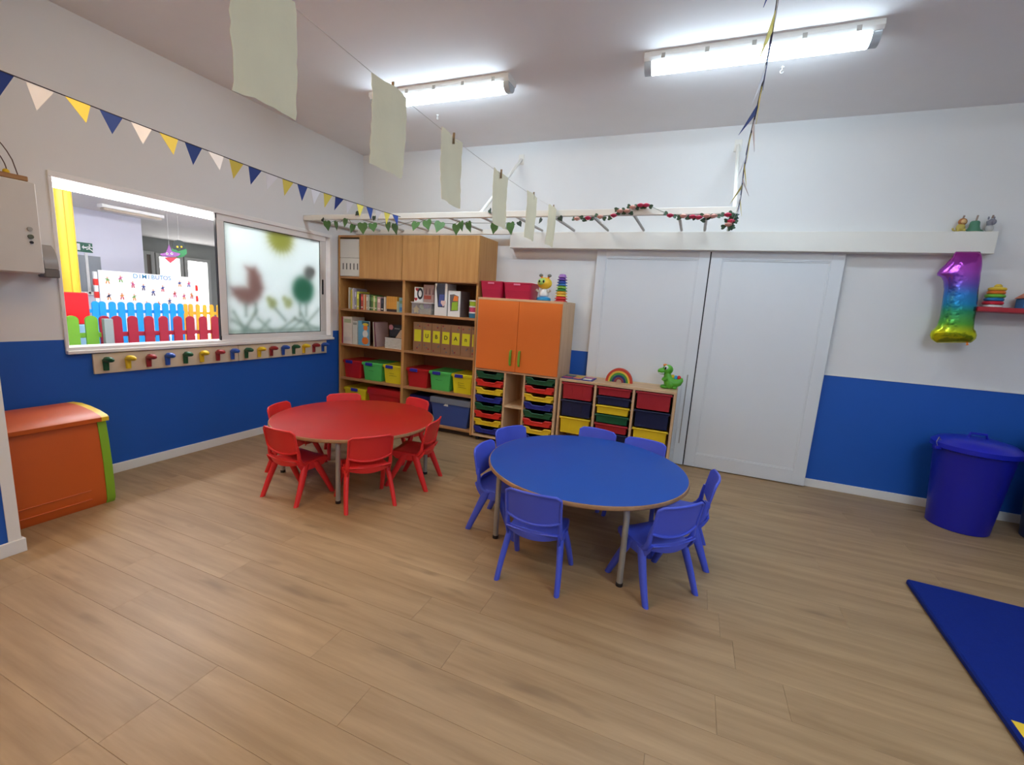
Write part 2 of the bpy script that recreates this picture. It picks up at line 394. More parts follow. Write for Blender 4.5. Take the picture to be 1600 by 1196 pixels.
lay(circ(612, 612, 0.145), (84, 140, 118), 0.055, 0.95); lay(circ(648, 505, 0.07), (128, 130, 126), 0.04, 0.85); lay(circ(672, 495, 0.03), (128, 128, 124), 0.04, 0.7)
for x, y in ((420, 695), (518, 693)):
    lay(circ(x, y, 0.05), (172, 180, 132), 0.035, 0.8); lay(circ(x-24, y-28, 0.025), (176, 184, 136), 0.03, 0.7)
for a, b in (((255, 705), (255, 770)), ((315, 700), (315, 760)), ((590, 700), (592, 770)), ((630, 700), (630, 770)), ((165, 870), (720, 850)), ((180, 750), (250, 870)), ((320, 740), (240, 880)), ((330, 790), (420, 870)),
             ((440, 730), (500, 800)), ((400, 800), (330, 880)), ((470, 860), (560, 790)), ((560, 790), (700, 850)), ((600, 760), (660, 870)), ((710, 730), (600, 860)), ((170, 800), (300, 870)), ((520, 870), (600, 800))):
    lay(seg(yz(*a), yz(*b))-0.016, (150, 168, 158), 0.03, 0.6)
lay(np.abs(GV-pz0)-0.02, (150, 168, 160), 0.05, 0.5)
gk = MB(); e = 0.006
for a, b in (((py0, pz0), (py1, pz0+e)), ((py0, pz1-e), (py1, pz1)), ((py0, pz0+e), (py0+e, pz1-e)), ((py1-e, pz0+e), (py1, pz1-e))): gk.box((-0.0155, a[0], a[1]), (-0.011, b[0], b[1]))
gk.build('gasket', dark, sash, smooth=False)
MB().box((sx0+0.004, s0-0.006, sz0), (sx1-0.004, s0-0.0002, sz1)).build('brush_seal', dark, sash, smooth=False)
mb = MB(); mb.shell(np.stack([np.full(GU.shape, -0.016), GU, GV], -1), 0.005)
pane = mb.build('pane', colattr('frosted_glass', 0.35, 0.75), wn, smooth=False); pane['label'] = 'frosted glass with blurred hens, chicks, sun and grass'
ca = pane.data.color_attributes.new('print', 'FLOAT_COLOR', 'POINT')
cc = np.concatenate([C.reshape(-1, 3)]*2); cc = np.c_[cc, np.ones(len(cc))]
ca.data.foreach_set('color', cc.astype(np.float32).ravel())
# ------------------------------------------------------------------ coat hook rails
hm = [PAL['green'], PAL['mustard'], mat('hook_red', (150, 34, 40), 0.35), mat('hook_blue', (34, 84, 180), 0.35)]
def hook(parent, y, m):
    mb = MB(); z = 0.845
    R = []
    for i in range(7):
        t = i/6; zz = z-0.052+t*0.08; w = 0.017+0.003*t; R.append([(0.016+0.014+0.014*math.cos(a), y+w*math.sin(a), zz) for a in np.linspace(0, 2*PI, 10, endpoint=False)])
    mb.rings(R)
    pts = [(0.02, y, z+0.016), (0.045, y, z+0.028), (0.085, y, z+0.032), (0.112, y, z+0.030), (0.122, y, z+0.028)]
    mb.tube(pts, [0.016, 0.022, 0.021, 0.015, 0.006], 10)
    mb.build('hook', m, parent)
for (a, b, hs, lb) in ((-2.80, -1.708, (-2.735, -2.597, -2.460, -2.325, -2.187, -2.052, -1.912, -1.775), 'wooden coat rail with coloured pegs under the open window half'),
                       (-1.702, -0.62, (-1.637, -1.50, -1.365, -1.225, -1.093, -0.960, -0.82, -0.69), 'wooden coat rail with coloured pegs under the frosted sash')):
    t = thing('coat_rail', lb, 'coat rail', (0.008, (a+b)/2, 0.77), 'coat rails under the window')
    MB().box((0.001, a, 0.77), (0.017, b, 0.917), 0.002).build('board', mat('rail_board', (226, 206, 178), 0.55, var=0.05), t)
    for i, y in enumerate(hs): hook(t, y, hm[i % 4])
# ------------------------------------------------------------------ sliding door, rail cover
DT = 2.05
def door(name, lb, x0, x1, y0, y1, slot):
    t = thing(name, lb, None, ((x0+x1)/2, (y0+y1)/2, 0.008)); tag(t, kind='structure')
    z0, z1 = 0.008, DT; st, tr, br = 0.095, 0.075, 0.13
    mb = MB(); mb.box((x0, y0, z0), (x0+st, y1, z1), 0.002); mb.box((x1-st, y0, z0), (x1, y1, z1), 0.002); mb.box((x0+st, y0, z0), (x1-st, y1, z0+br), 0.002); mb.box((x0+st, y0, z1-tr), (x1-st, y1, z1), 0.002)
    mb.build('door_frame', doorm, t)
    MB().box((x0+st, y0+0.01, z0+br), (x1-st, y1-0.004, z1-tr)).build('door_panel', doorm, t, smooth=False)
    b = 0.012
    mb = MB(); xa, xb, za, zb = x0+st, x1-st, z0+br, z1-tr
    for q in (((xa, y0+0.004, za), (xb, y0+0.0098, za+b)), ((xa, y0+0.004, zb-b), (xb, y0+0.0098, zb)), ((xa, y0+0.004, za+b), (xa+b, y0+0.0098, zb-b)), ((xb-b, y0+0.004, za+b), (xb, y0+0.0098, zb-b))): mb.box(*q, 0.002)
    mb.build('door_bead', doorm, t)
    if slot: MB().box((x1-0.062, y0-0.003, 0.22), (x1-0.052, y0, 0.90), 0.001).build('door_pull', greym, t)
door('door_1', 'left white sliding door leaf with recessed panel', 2.957, 3.994, -0.052, -0.012, True)
door('door_2', 'right white sliding door leaf with recessed panel', 4.004, 5.025, -0.052, -0.012, False)
tag(box('trim_3', (3.994, -0.02, 0.008), (4.004, -0.012, DT), dark), 'dark gap between the two door leaves', kind='structure')
tag(box('trim_4', (2.035, -0.12, DT-0.005), (5.915, -0.001, 2.205), whitem, ch=0.003), 'long white boxed sliding door rail across the back wall', kind='structure')
# ------------------------------------------------------------------ children's chairs
def make_chair(name, m):
    t = thing(name, 'chair', 'chair')
    z0 = 0.285
    sx = [(-1.0, -1.0), (-1.015, -0.45), (-0.985, -0.05), (-0.93, 0.0), (-0.66, -0.08), (-0.33, -0.14), (0, -0.17), (0.33, -0.14), (0.66, -0.08), (0.93, 0.0), (0.985, -0.05), (1.015, -0.45), (1.0, -1.0)]
    rows = [(0.152, -0.040, 0.86, 0.2), (0.152, -0.018, 0.90, 0.3), (0.140, -0.003, 0.94, 0.5), (0.10, 0.0, 0.98, 1.0), (0.05, -0.003, 1.0, 1.0), (0.0, -0.006, 1.0, 1.0), (-0.05, -0.006, 1.0, 1.0), (-0.09, -0.001, 1.0, 0.95), (-0.118, 0.010, 0.99, 0.5), (-0.135, 0.028, 0.97, 0.25)]
    G = []
    for (y, dz, wf, sk) in rows:
        G.append([(a*0.146*wf, y+0.006*(1-a*a)*(-1 if y < -0.1 else 1), z0+dz+(b*0.058*sk if abs(a) > 0.92 else b*0.058)) for a, b in sx])
    mb = MB().shell(G, -0.007); A = []
    for i in range(6):
        v = i/5; A.append([(u*0.142, -0.1405+0.030*u*u+0.010*v*v, 0.317-0.006*u*u-(0.060-0.030*u*u)*v) for u in np.linspace(-1, 1, 13)])
    mb.shell(A, 0.006); mb.build('seat', m, t, angle=50)
    # backrest with flanged rim
    nx = 13; G = []
    for i in range(9):
        v = i/8; row = []
        for j in range(nx):
            u = -1+2*j/(nx-1)
            zt = 0.522-0.003*u*u-0.016*max(0, (abs(u)-0.84)/0.16)**2.6; zb = 0.346+0.028*abs(u)**2.2
            z = zb+(zt-zb)*v; x = u*0.146
            row.append((x, -0.132-0.036*((z-0.338)/0.18)+0.026*u*u, z))
        G.append(row)
    mb = MB().shell(G, -0.006)
    per = [G[0][j] for j in range(nx)]+[G[i][nx-1] for i in range(1, 9)]+[G[8][j] for j in range(nx-2, -1, -1)]+[G[i][0] for i in range(7, 0, -1)]
    per = [(p[0], p[1]-0.008, p[2]) for p in per]
    mb.tube(per+[per[0]], 0.0078, 8, caps=False)
    for s in (-1, 1):
        mb.tube([(s*0.140, -0.060, 0.262), (s*0.143, -0.092, 0.283), (s*0.144, -0.108, 0.315), (s*0.143, -0.113, 0.365), (s*0.141, -0.119, 0.41)], [0.013, 0.016, 0.014, 0.012, 0.008], 8)
    mb.build('backrest', m, t, angle=50)
    for s in (-1, 1):
        for q in (-1, 1):
            R = []
            for i in range(6):
                k = i/5; z = 0.268*(1-k); cx = s*(0.136+0.029*k+0.004*math.sin(PI*k)); cy = q*(0.040+0.120*k)-0.012*(1-k); rx = 0.0185-0.004*k; ry = 0.030-0.011*k
                R.append([(cx+rx*math.cos(a), cy+ry*math.sin(a), z) for a in np.linspace(0, 2*PI, 10, endpoint=False)])
            MB().rings(R).build('leg', m, t, angle=50)
    return t
def place(proto, first, x, y, h, label, group):
    o = proto if first else copy_tree(proto)
    o.location = (x, y, 0.0); o.rotation_euler = (0, 0, math.radians(h-90)); o['label'] = label; o['group'] = group
rp = make_chair('child_chair', redc)
for i, (x, y, h, lb) in enumerate((
    (1.423, -2.325, 88.1, 'small red plastic chair at the front left of the red table'),
    (1.905, -2.182, 144.8, 'small red plastic chair nearest the viewer at the red table, back turned'),
    (1.997, -1.702, 191.7, 'small red plastic chair at the right side of the red table, seen sideways'),
    (1.002, -1.950, 17.2, 'small red plastic chair at the left end of the red table, by the blue wall'),
    (1.085, -1.472, -40.1, 'small red plastic chair behind the red table, in front of yellow box'),
    (1.587, -1.273, -104.4, 'small red plastic chair behind the red table, beside the blue lidded box'))):
    place(rp, i == 0, x, y, h, lb, 'red chairs at the red table')
bp_ = make_chair('child_chair', bluec)
for i, (x, y, h, lb) in enumerate((
    (3.284, -2.423, 91.4, 'small blue plastic chair at the front left of the blue table, back turned'),
    (3.880, -2.226, 135.4, 'small blue plastic chair at the front right of the blue table'),
    (4.004, -1.800, 182.0, 'small blue plastic chair at the right end of the blue table, nearest the door'),
    (2.895, -2.015, 0.3, 'small blue plastic chair at the left end of the blue table, seen sideways'),
    (2.869, -1.597, -26.8, 'small blue plastic chair back left of blue table, against the tray cabinet'),
    (3.310, -1.328, -99.9, 'small blue plastic chair behind the middle of the blue table'),
    (3.684, -1.412, -98.9, 'small blue plastic chair behind the blue table, furthest right in the back row'))):
    place(bp_, i == 0, x, y, h, lb, 'blue chairs at the blue table')
# ------------------------------------------------------------------ round tables
def table(cx, cy, a0, m, label):
    h = 0.48; t = thing('round_table', label, 'table', (cx, cy, 0), 'round tables')
    r = 0.624
    MB().lathe([(r-0.006, h-0.026), (r, h-0.020), (r, h-0.008), (r-0.004, h-0.002), (r-0.008, h-0.0015)], (cx, cy, 0), 72).build('table_edge', edgew, t)
    MB().lathe([(r-0.0085, h-0.002), (r-0.009, h-0.0004), (r-0.010, h)], (cx, cy, 0), 72).build('table_top', m, t)
    MB().lathe([(0.455, h-0.062), (0.475, h-0.062), (0.475, h-0.0262), (0.455, h-0.0262)], (cx, cy, 0), 40, False, False).build('frame_ring', greym, t)
    for k in range(4):
        a = a0+k*PI/2; R = 0.565; c, s = math.cos(a), math.sin(a)
        P = [(R, 0.012), (R, 0.25), (R-0.001, 0.39), (R-0.008, 0.425), (R-0.03, 0.442), (R-0.07, 0.446), (0.46, 0.446)]
        lg = MB().tube([(cx+c*q, cy+s*q, z) for q, z in P], 0.0165, 12).build('leg', greym, t)
        MB().lathe([(0.014, 0.0), (0.019, 0.001), (0.019, 0.018), (0.0167, 0.021)], (cx+c*R, cy+s*R, 0), 12).build('foot_cap', dark, lg)
table(1.497, -1.816, math.atan2(-2.31+1.816, 1.778-1.497), redt, 'round red topped low table with wooden edge and grey legs')
table(3.403, -1.876, math.atan2(-2.347+1.876, 3.738-3.403), bluet, 'round blue topped low table with wooden edge and grey legs')
# ------------------------------------------------------------------ tall bookshelf
SX0, SX1, SY = 0.018, 1.848, -0.43
th = 0.022
bs = thing('bookshelf', 'tall wooden shelf unit with closed top cupboards in the corner', 'bookshelf', ((SX0+SX1)/2, SY/2, 0.0))
for nm, a, b in (('side_panel', (SX0, SY, 0.035), (SX0+th, -0.004, 2.12)), ('side_panel', (SX1-th, SY, 0.035), (SX1, -0.004, 2.12)), ('divider', (0.918, SY+0.001, 0.055), (0.952, -0.0125, 2.095))):
    MB().box(a, b, 0.0012).build(nm, shelfw, bs)
MB().box((SX0+th, SY, 2.096), (SX1-th, -0.004, 2.12), 0.0012).build('top_panel', shelfin, bs)
MB().box((SX0+th, -0.012, 0.06), (SX1-th, -0.004, 2.096)).build('back_panel', mat('shelf_back', (150, 100, 62), 0.6), bs, smooth=False)
for k, x0, x1 in ((0, SX0+th, 0.918), (1, 0.952, SX1-th)):
    for z in (0.08, 0.465, 0.875, 1.29, 1.662):
        MB().box((x0, SY+0.002, z-0.024), (x1, -0.012, z), 0.001).build('shelf', shelfin, bs)
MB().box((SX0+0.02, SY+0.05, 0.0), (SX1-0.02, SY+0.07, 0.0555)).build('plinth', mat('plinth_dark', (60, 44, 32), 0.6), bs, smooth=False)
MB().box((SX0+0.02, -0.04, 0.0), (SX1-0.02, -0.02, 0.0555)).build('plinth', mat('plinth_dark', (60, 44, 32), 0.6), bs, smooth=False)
for x0, x1 in ((0.335, 0.914), (0.922, 1.376), (1.380, SX1-0.002)):
    MB().box((x0, SY-0.018, 1.645), (x1, SY-0.0005, 2.118), 0.0015).build('cupboard_door', shelfw, bs)
# ------------------------------------------------------------------ orange door cabinet with trays
OX0, OX1, OY = 1.862, 2.768, -0.45
oc = thing('storage_cabinet', 'beech cabinet with two orange doors above rows of coloured trays', 'cabinet', ((OX0+OX1)/2, OY/2, 0))
MB().box((OX0, OY, 0.045), (OX0+0.022, -0.004, 1.49), 0.0012).build('side_panel', beech, oc)
MB().box((OX1-0.022, OY, 0.045), (OX1, -0.004, 1.49), 0.0012).build('side_panel', beech, oc)
MB().box((OX0, OY, 1.4902), (OX1, -0.004, 1.512), 0.0012).build('top_panel', beech2, oc)
MB().box((OX0+0.022, OY+0.002, 0.762), (OX1-0.022, -0.012, 0.784), 0.0012).build('middle_shelf', beech2, oc)
MB().box((OX0+0.022, OY, 0.045), (OX1-0.022, -0.012, 0.068), 0.0012).build('bottom_panel', beech2, oc)
MB().box((OX0+0.022, -0.011, 0.05), (OX1-0.022, -0.004, 1.49)).build('back_panel', beech, oc, smooth=False)
for x0 in (2.200, 2.413):
    MB().box((x0, OY+0.001, 0.0685), (x0+0.021, -0.012, 0.7615), 0.0012).build('divider', beech, oc)
MB().box((2.2215, OY+0.004, 0.405), (2.4125, -0.012, 0.423), 0.0012).build('niche_shelf', beech2, oc)
for x0, x1, hx in ((OX0+0.018, 2.3225, 2.268), (2.3255, OX1-0.006, 2.362)):
    d = MB().box((x0, OY-0.018, 0.787), (x1, OY-0.0005, 1.489), 0.0015).build('cupboard_door', orangem, oc)
    MB().tube([(hx, OY-0.018, 0.852), (hx, OY-0.034, 0.862), (hx, OY-0.038, 0.90), (hx, OY-0.038, 0.95), (hx, OY-0.034, 0.99), (hx, OY-0.018, 1.0)], [0.010, 0.012, 0.013, 0.013, 0.012, 0.010], 8).build('handle', limem, d)
for x in (OX0+0.05, OX1-0.05):
    for y in (OY+0.05, -0.06): MB().lathe([(0.022, 0), (0.025, 0.004), (0.025, 0.036), (0.018, 0.0445)], (x, y, 0), 12).build('foot', dark, oc)
def tray(x0, x1, z0, z1, yf, yb, m, label, group, notch):
    """tray with a moulded front lip; notch = hand cut-out in the top edge"""
    mb = MB(); w = x1-x0; cx = (x0+x1)/2; h = z1-z0
    if notch:
        P = [(-0.5, 1.0), (-0.5, 0.55), (-0.44, 0.45), (-0.42, 0.0), (0.42, 0.0), (0.44, 0.45), (0.5, 0.55), (0.5, 1.0), (0.28, 1.0), (0.20, 0.66), (-0.20, 0.66), (-0.28, 1.0)]
        poly = [(cx+a*w, z0+b*h) for a, b in P]
        mb.prism(poly, 'y', yf, yf+0.012)
        L = [(-0.5, 0.99), (-0.28, 0.99), (-0.20, 0.66), (0.20, 0.66), (0.28, 0.99), (0.5, 0.99)]
        mb.tube([(cx+a*w, yf-0.004, z0+b*h-0.004) for a, b in L], 0.0055, 6)
        i = 0.035*w
    else:
        mb.prism([(cx-0.5*w, z1), (cx-0.5*w, z1-0.018), (cx-0.46*w, z1-0.02), (cx-0.44*w, z0), (cx+0.44*w, z0), (cx+0.46*w, z1-0.02), (cx+0.5*w, z1-0.018), (cx+0.5*w, z1)], 'y', yf, yf+0.010)
        mb.box((x0, yf-0.012, z1-0.014), (x1, yf, z1), 0.003); i = 0.045*w
        for fx in (-0.15, 0.18): mb.box((cx+fx*w-0.002, yf-0.002, z0+0.1*h), (cx+fx*w+0.002, yf, z1-0.02))
    zt = z1-(0.3*h if notch else 0.012)
    mb.box((x0+i+0.002, yf+0.012, z0+0.001), (x1-i-0.002, yb, z0+0.005)); mb.box((x0+i, yf+0.012, z0+0.001), (x0+i+0.003, yb, zt)); mb.box((x1-i-0.003, yf+0.012, z0+0.001), (x1-i, yb, zt)); mb.box((x0+i, yb-0.003, z0+0.001), (x1-i, yb, zt))
    o = mb.build('storage_tray', m, angle=30); tag(o, label, 'tray', group); return o
seq = ['green', 'red', 'yellow', 'blue', 'green', 'red', 'yellow', 'blue']
for side, x0, x1 in (('left', 1.887, 2.197), ('right', 2.437, 2.743)):
    for k in range(8):
        zt = 0.752-k*0.0845; nth = 'top' if k == 0 else 'lowest' if k == 7 else ORD[k]+' from top'
        tray(x0, x1, zt-0.066, zt, OY-0.006, -0.03, PAL[seq[k]], '%s shallow tray, %s in the %s stack under the orange doors' % (seq[k], nth, side), 'shallow trays in the orange door cabinet', True)
        for xs in ((x0-0.0025, x0+0.010), (x1-0.010, x1+0.0025)): MB().box((xs[0], OY+0.02, zt-0.0745), (xs[1], -0.03, zt-0.0665)).build('tray_runner', beech, oc, smooth=False)
# ------------------------------------------------------------------ low tray unit
LX0, LX1, LY = 2.782, 3.866, -0.42
lu = thing('tray_unit', 'low beech unit of red, navy and yellow tubs in front of the door', 'storage unit', ((LX0+LX1)/2, (LY-0.06)/2, 0))
pb = -0.058
xs = [LX0, 3.128, 3.486, LX1-0.022]
for i, x in enumerate(xs): MB().box((x, LY, 0.075), (x+0.022, pb, 0.752), 0.0012).build('side_panel' if i in (0, 3) else 'divider', beech, lu)
MB().box((LX0, LY-0.004, 0.7522), (LX1, pb, 0.776), 0.0015).build('top_panel', beech2, lu)
for i in range(3): MB().box((xs[i]+0.022, LY, 0.075), (xs[i+1], pb, 0.098), 0.0012).build('bottom_panel', beech2, lu)
for i in range(3): MB().box((xs[i]+0.022, pb-0.006, 0.099), (xs[i+1], pb, 0.752)).build('back_panel', beech, lu, smooth=False)
for x in (LX0+0.06, LX1-0.06):
    for y in (LY+0.05, pb-0.05): MB().lathe([(0.02, 0), (0.024, 0.004), (0.024, 0.06), (0.018, 0.0745)], (x, y, 0), 12).build('foot', dark, lu)
def runners(x0, x1, z):
    for xa, xb in ((x0, x0+0.008), (x1-0.008, x1)): MB().box((xa, LY+0.012, z-0.0245), (xb, pb-0.01, z-0.0165)).build('tray_runner', mat('runner', (190, 170, 140), 0.5), lu, smooth=False)
for c, nm in ((0, 'left'), (2, 'right')):
    x0, x1 = xs[c]+0.022, xs[c+1]
    for k, (cl, cn) in enumerate((('crimson', 'red'), ('navy', 'navy'), ('mustard', 'yellow'))):
        zt = 0.744-k*0.172; tray(x0+0.009, x1-0.009, zt-0.158, zt, LY-0.004, pb-0.02, PAL[cl], 'deep %s tub in the %s column of the low tray unit' % (cn, nm), 'tubs in the low tray unit', False)
        runners(x0, x1, zt)
x0, x1 = xs[1]+0.022, xs[2]
for k, (cl, cn) in enumerate((('crimson', 'red'), ('navy', 'navy'), ('mustard', 'yellow'), ('green', 'green'), ('crimson', 'red'), ('navy', 'navy'))):
    zt = 0.744-k*0.0885; tray(x0+0.009, x1-0.009, zt-0.078, zt, LY-0.004, pb-0.02, PAL[cl], 'shallow %s tub, %s in the middle column of the low tray unit' % (cn, ['top', 'second', 'third', 'fourth', 'fifth', 'lowest'][k]), 'tubs in the low tray unit', False)
    runners(x0, x1, zt)
# ------------------------------------------------------------------ lidded boxes on the shelf
def tub(x0, x1, yf, yb, z0, z1, body, lid, clip, label, group, scribble=False, clipx=0.5, lidh=0.028):
    t = thing('storage_box', label, 'box', ((x0+x1)/2, (yf+yb)/2, z0), group)
    i = 0.10*(x1-x0); zl = z1-lidh
    def ring(a, b, c, d, z, r=0.012):
        P = []
        for (cx, cy, s) in ((b-r, d-r, 0), (a+r, d-r, 1), (a+r, c+r, 2), (b-r, c+r, 3)):
            for q in range(4): an = s*PI/2+q*PI/6; P.append((cx+r*math.cos(an), cy+r*math.sin(an), z))
        return P
    mb = MB().rings([ring(x0+i, x1-i, yf+0.02, yb-0.02, z0+0.0005), ring(x0+0.010, x1-0.010, yf+0.010, yb-0.010, zl)])
    b = mb.build('box_body', body, t)
    mb = MB().rings([ring(x0+0.002, x1-0.002, yf+0.002, yb-0.002, zl-0.006), ring(x0, x1, yf, yb, zl+0.002), ring(x0, x1, yf, yb, z1-0.008), ring(x0+0.008, x1-0.008, yf+0.008, yb-0.008, z1), ring(x0+0.02, x1-0.02, yf+0.02, yb-0.02, z1-0.004)])
    l = mb.build('lid', lid, t)
    if clip:
        cx = x0+(x1-x0)*clipx; cw = 0.05
        MB().box((cx-cw, yf-0.008, zl-0.012), (cx+cw, yf+0.004, z1-0.004), 0.004).build('clip', clip, l)
    if scribble:
        rnd = random.Random(label); sm = mat('marker_ink', (30, 34, 24), 0.6)
        for k in range(scribble):
            mb = MB(); xx = x0+0.32*(x1-x0); z = z0+(zl-z0)*(0.62-0.13*k); n = 9; w = (x1-x0)*(0.22+0.2*rnd.random()); pts = []
            for q in range(n):
                zz = z+rnd.uniform(-0.004, 0.004); fy = yf+0.0105+(0.009)*(1-(zz-z0)/(zl-z0)); pts.append((xx+w*q/(n-1), fy-0.0012, zz))
            mb.tube(pts, 0.0012, 4).build('marker_scribble', sm, b)
    return t
Z3 = 0.466; Z4 = 0.081
wx = lambda px, y=-0.40, py=580: float(W(px, py, 'y', y)[0])
for cl, lidc, nm, a, b, sc in (('tubred', 'tubred', 'red', 0.048, 0.330, 0), ('lime', 'lime', 'green', 0.336, 0.632, 1), ('tubyellow', 'tubyellow', 'yellow', 0.638, 0.910, 2)):
    tub(a, b, SY+0.03, -0.06, Z3, Z3+0.215, PAL[cl], PAL[lidc], PAL['clipblue'], '%s lidded box with blue clip, left bay of the shelf' % nm, 'lidded boxes on the third shelf', sc, 0.36)
for cl, lidc, nm, a, b, sc in (('tubred', 'tubred', 'red', 0.965, 1.262, 0), ('lime', 'lime', 'green', 1.268, 1.548, 1), ('tubyellow', 'tubyellow', 'yellow', 1.553, 1.820, 3)):
    tub(a, b, SY+0.03, -0.06, Z3, Z3+0.215, PAL[cl], PAL[lidc], PAL['clipblue'], '%s lidded box with blue clip, right bay of the shelf' % nm, 'lidded boxes on the third shelf', sc, 0.36)
tub(0.06, 0.40, SY+0.03, -0.06, Z4, 0.345, PAL['tubyellow'], PAL['tubyellow'], PAL['clipblue'], 'yellow lidded box with blue clip on the lowest shelf', 'boxes on the lowest shelf')
tub(0.425, 0.905, SY+0.02, -0.06, Z4, 0.385, PAL['tubred'], PAL['tubred'], None, 'large red lidded box on the lowest shelf', 'boxes on the lowest shelf', lidh=0.07)
navyb = mat('translucent_blue_box', (62, 84, 150), 0.35); greyl = mat('grey_lid', (126, 134, 150), 0.35)
t = tub(1.30, 1.815, SY+0.02, -0.06, Z4, 0.395, navyb, greyl, None, 'large blue box with grey lid on the lowest shelf', 'boxes on the lowest shelf', lidh=0.06)
MB().prism([(1.475, 0.305), (1.535, 0.303), (1.53, 0.338), (1.505, 0.338)], 'y', SY+0.0275, SY+0.0285).build('sticker', white, t)
tub(0.975, 1.285, -0.33, -0.06, Z4, 0.36, mat('dark_blue_box', (26, 30, 104), 0.4), mat('dark_blue_box', (26, 30, 104), 0.4), None, 'dark blue box mostly hidden beside the grey lidded box', 'boxes on the lowest shelf')
# ------------------------------------------------------------------ books and games on the shelf
def book(x0, x1, yf, yb, z0, z1, rgb, label, group, lean=0.0, page=True, name='book', cat='book', spine=None):
    t = thing(name, label, cat, ((x0+x1)/2, (yf+yb)/2, z0), group)
    m = mat('cover_%d_%d_%d' % rgb, rgb, 0.5, var=0.08, scale=25); c = 0.0022
    mb = MB(); mb.box((x0, yf, z0), (x0+c, yb, z1)); mb.box((x1-c, yf, z0), (x1, yb, z1)); mb.box((x0+c, yf, z0), (x1-c, yf+c, z1)); mb.build('cover', m, t, smooth=False)
    if x1-x0 > 0.006: MB().box((x0+c, yf+c, z0+0.003), (x1-c, yb-0.003, z1-0.003)).build('pages', mat('paper_pages', (226, 220, 204), 0.8), t, smooth=False)
    if spine:
        w = x1-x0
        for k, (za, zb, rc) in enumerate(spine):
            MB().box((x0+0.12*w, yf-0.0006, z0+(z1-z0)*za), (x1-0.12*w, yf, z0+(z1-z0)*zb)).build('spine_label', mat('spine_%d_%d_%d' % rc, rc, 0.5), t, smooth=False)
    if lean: t.rotation_euler = (0, lean, 0)
    return t
Z1 = 1.2905; Z2 = 0.8755
bk = [  # x0, x1 in crop pixels (540 + X/16), height m, colour, word
    (86, 110, .245, (216, 206, 190), 'cream board'), (135, 165, .22, (206, 186, 70), 'mustard yellow'), (168, 196, .235, (232, 228, 210), 'thin ivory'), (199, 236, .24, (178, 168, 180), 'lavender grey'), (238, 278, .235, (156, 150, 168), 'grey violet'), (281, 340, .205, (208, 206, 78), 'yellow green'),
    (350, 386, .185, (70, 54, 46), 'dark brown'), (392, 446, .178, (190, 66, 52), 'brick red'), (449, 482, .178, (232, 214, 180), 'cream'), (485, 522, .175, (216, 130, 70), 'orange brown'), (525, 565, .175, (190, 182, 166), 'stone grey'), (568, 606, .175, (206, 206, 190), 'pale grey'), (610, 650, .18, (64, 92, 50), 'dark green'), (653, 694, .175, (98, 130, 64), 'olive green'),
    (697, 745, .165, (226, 216, 150), 'pale yellow'), (748, 795, .165, (112, 146, 80), 'leaf green'), (800, 880, .16, (206, 160, 156), 'pink speckled'), (884, 955, .145, (40, 34, 46), 'black patterned')]
pu = lambda X: float(W(540+X/16, 465, 'y', -0.39)[0])
for i, (a, b, h, c, nm) in enumerate(bk):
    xa, xb = pu(a)+0.001, pu(b)-0.001
    spn = [(0.12, 0.2, (226, 220, 200)), (0.6, 0.85, tuple(min(255, int(q*1.25+20)) for q in c))] if xb-xa > 0.02 else None
    book(xa, xb, -0.40+0.004*(i % 3), -0.21, Z1, Z1+h, c, '%s book, %s from the left in the top book row' % (nm, ORD[i]), 'books on the top shelf', spine=spn)
xa, xb = pu(972), pu(1003)
book(xa, xb, -0.40, -0.22, Z1, Z1+0.16, (222, 206, 190), 'white thin book beside the orange set in the top row', 'books on the top shelf')
o0, o1 = pu(1012), pu(1285); n = 5
book(o0-0.003, o1+0.008, -0.37, -0.2, Z1, Z1+0.03, (60, 40, 44), 'dark flat book lying under the orange set', 'books on the top shelf')
for k in range(n):
    a = o0+(o1-o0)*k/n; book(a+0.0008, a+(o1-o0)/n-0.0008, -0.385, -0.22, Z1+0.0305, Z1+0.172, (214, 150, 52), 'orange book, %s of the five matching orange volumes' % ORD[k], 'orange book set')
book(pu(1290), pu(1338), -0.395, -0.22, Z1, Z1+0.12, (170, 178, 150), 'short sage book right of the orange set', 'books on the top shelf')
book(pu(1341), 0.9165, -0.39, -0.22, Z1, Z1+0.165, (132, 172, 178), 'pale blue book at the right end of the top row', 'books on the top shelf', spine=[(0.1, 0.35, (70, 130, 190)), (0.6, 0.8, (120, 150, 110))])
# second shelf, left bay
q2 = lambda X: float(W(530+X/14.545, 520, 'y', -0.39)[0])
book(0.046, q2(108), -0.405, -0.12, Z2, Z2+0.315, (176, 32, 70), 'magenta folder at the left end of the second shelf', 'books on the second shelf')
b = book(q2(112), q2(312), -0.405, -0.19, Z2, Z2+0.318, (226, 218, 208), 'thick white binder beside the magenta folder', 'books on the second shelf', spine=[(0.78, 0.92, (176, 186, 150)), (0.1, 0.25, (214, 206, 200))])
b = book(q2(318), q2(425), -0.40, -0.19, Z2, Z2+0.275, (214, 214, 204), 'slimmer white binder left of the sky blue book', 'books on the second shelf', spine=[(0.84, 0.94, (150, 150, 140))])
t = thing('picture_book', 'sky blue picture book showing a white and orange duck', 'book', (0.41, -0.35, Z2), 'books on the second shelf')
xa, xb = q2(438), q2(682); zz = Z2+0.285
MB().box((xa, -0.395, Z2), (xb, -0.392, zz)).build('front_cover', mat('cover_sky', (110, 176, 210), 0.5), t, smooth=False)
MB().box((xa, -0.392, Z2+0.002), (xb-0.002, -0.375, zz-0.002)).build('pages', mat('paper_pages', (226, 220, 204), 0.8), t, smooth=False)
MB().box((xa, -0.375, Z2), (xb, -0.372, zz)).build('back_cover', mat('cover_teal', (50, 96, 110), 0.5), t, smooth=False)
w = xb-xa; fy = -0.396
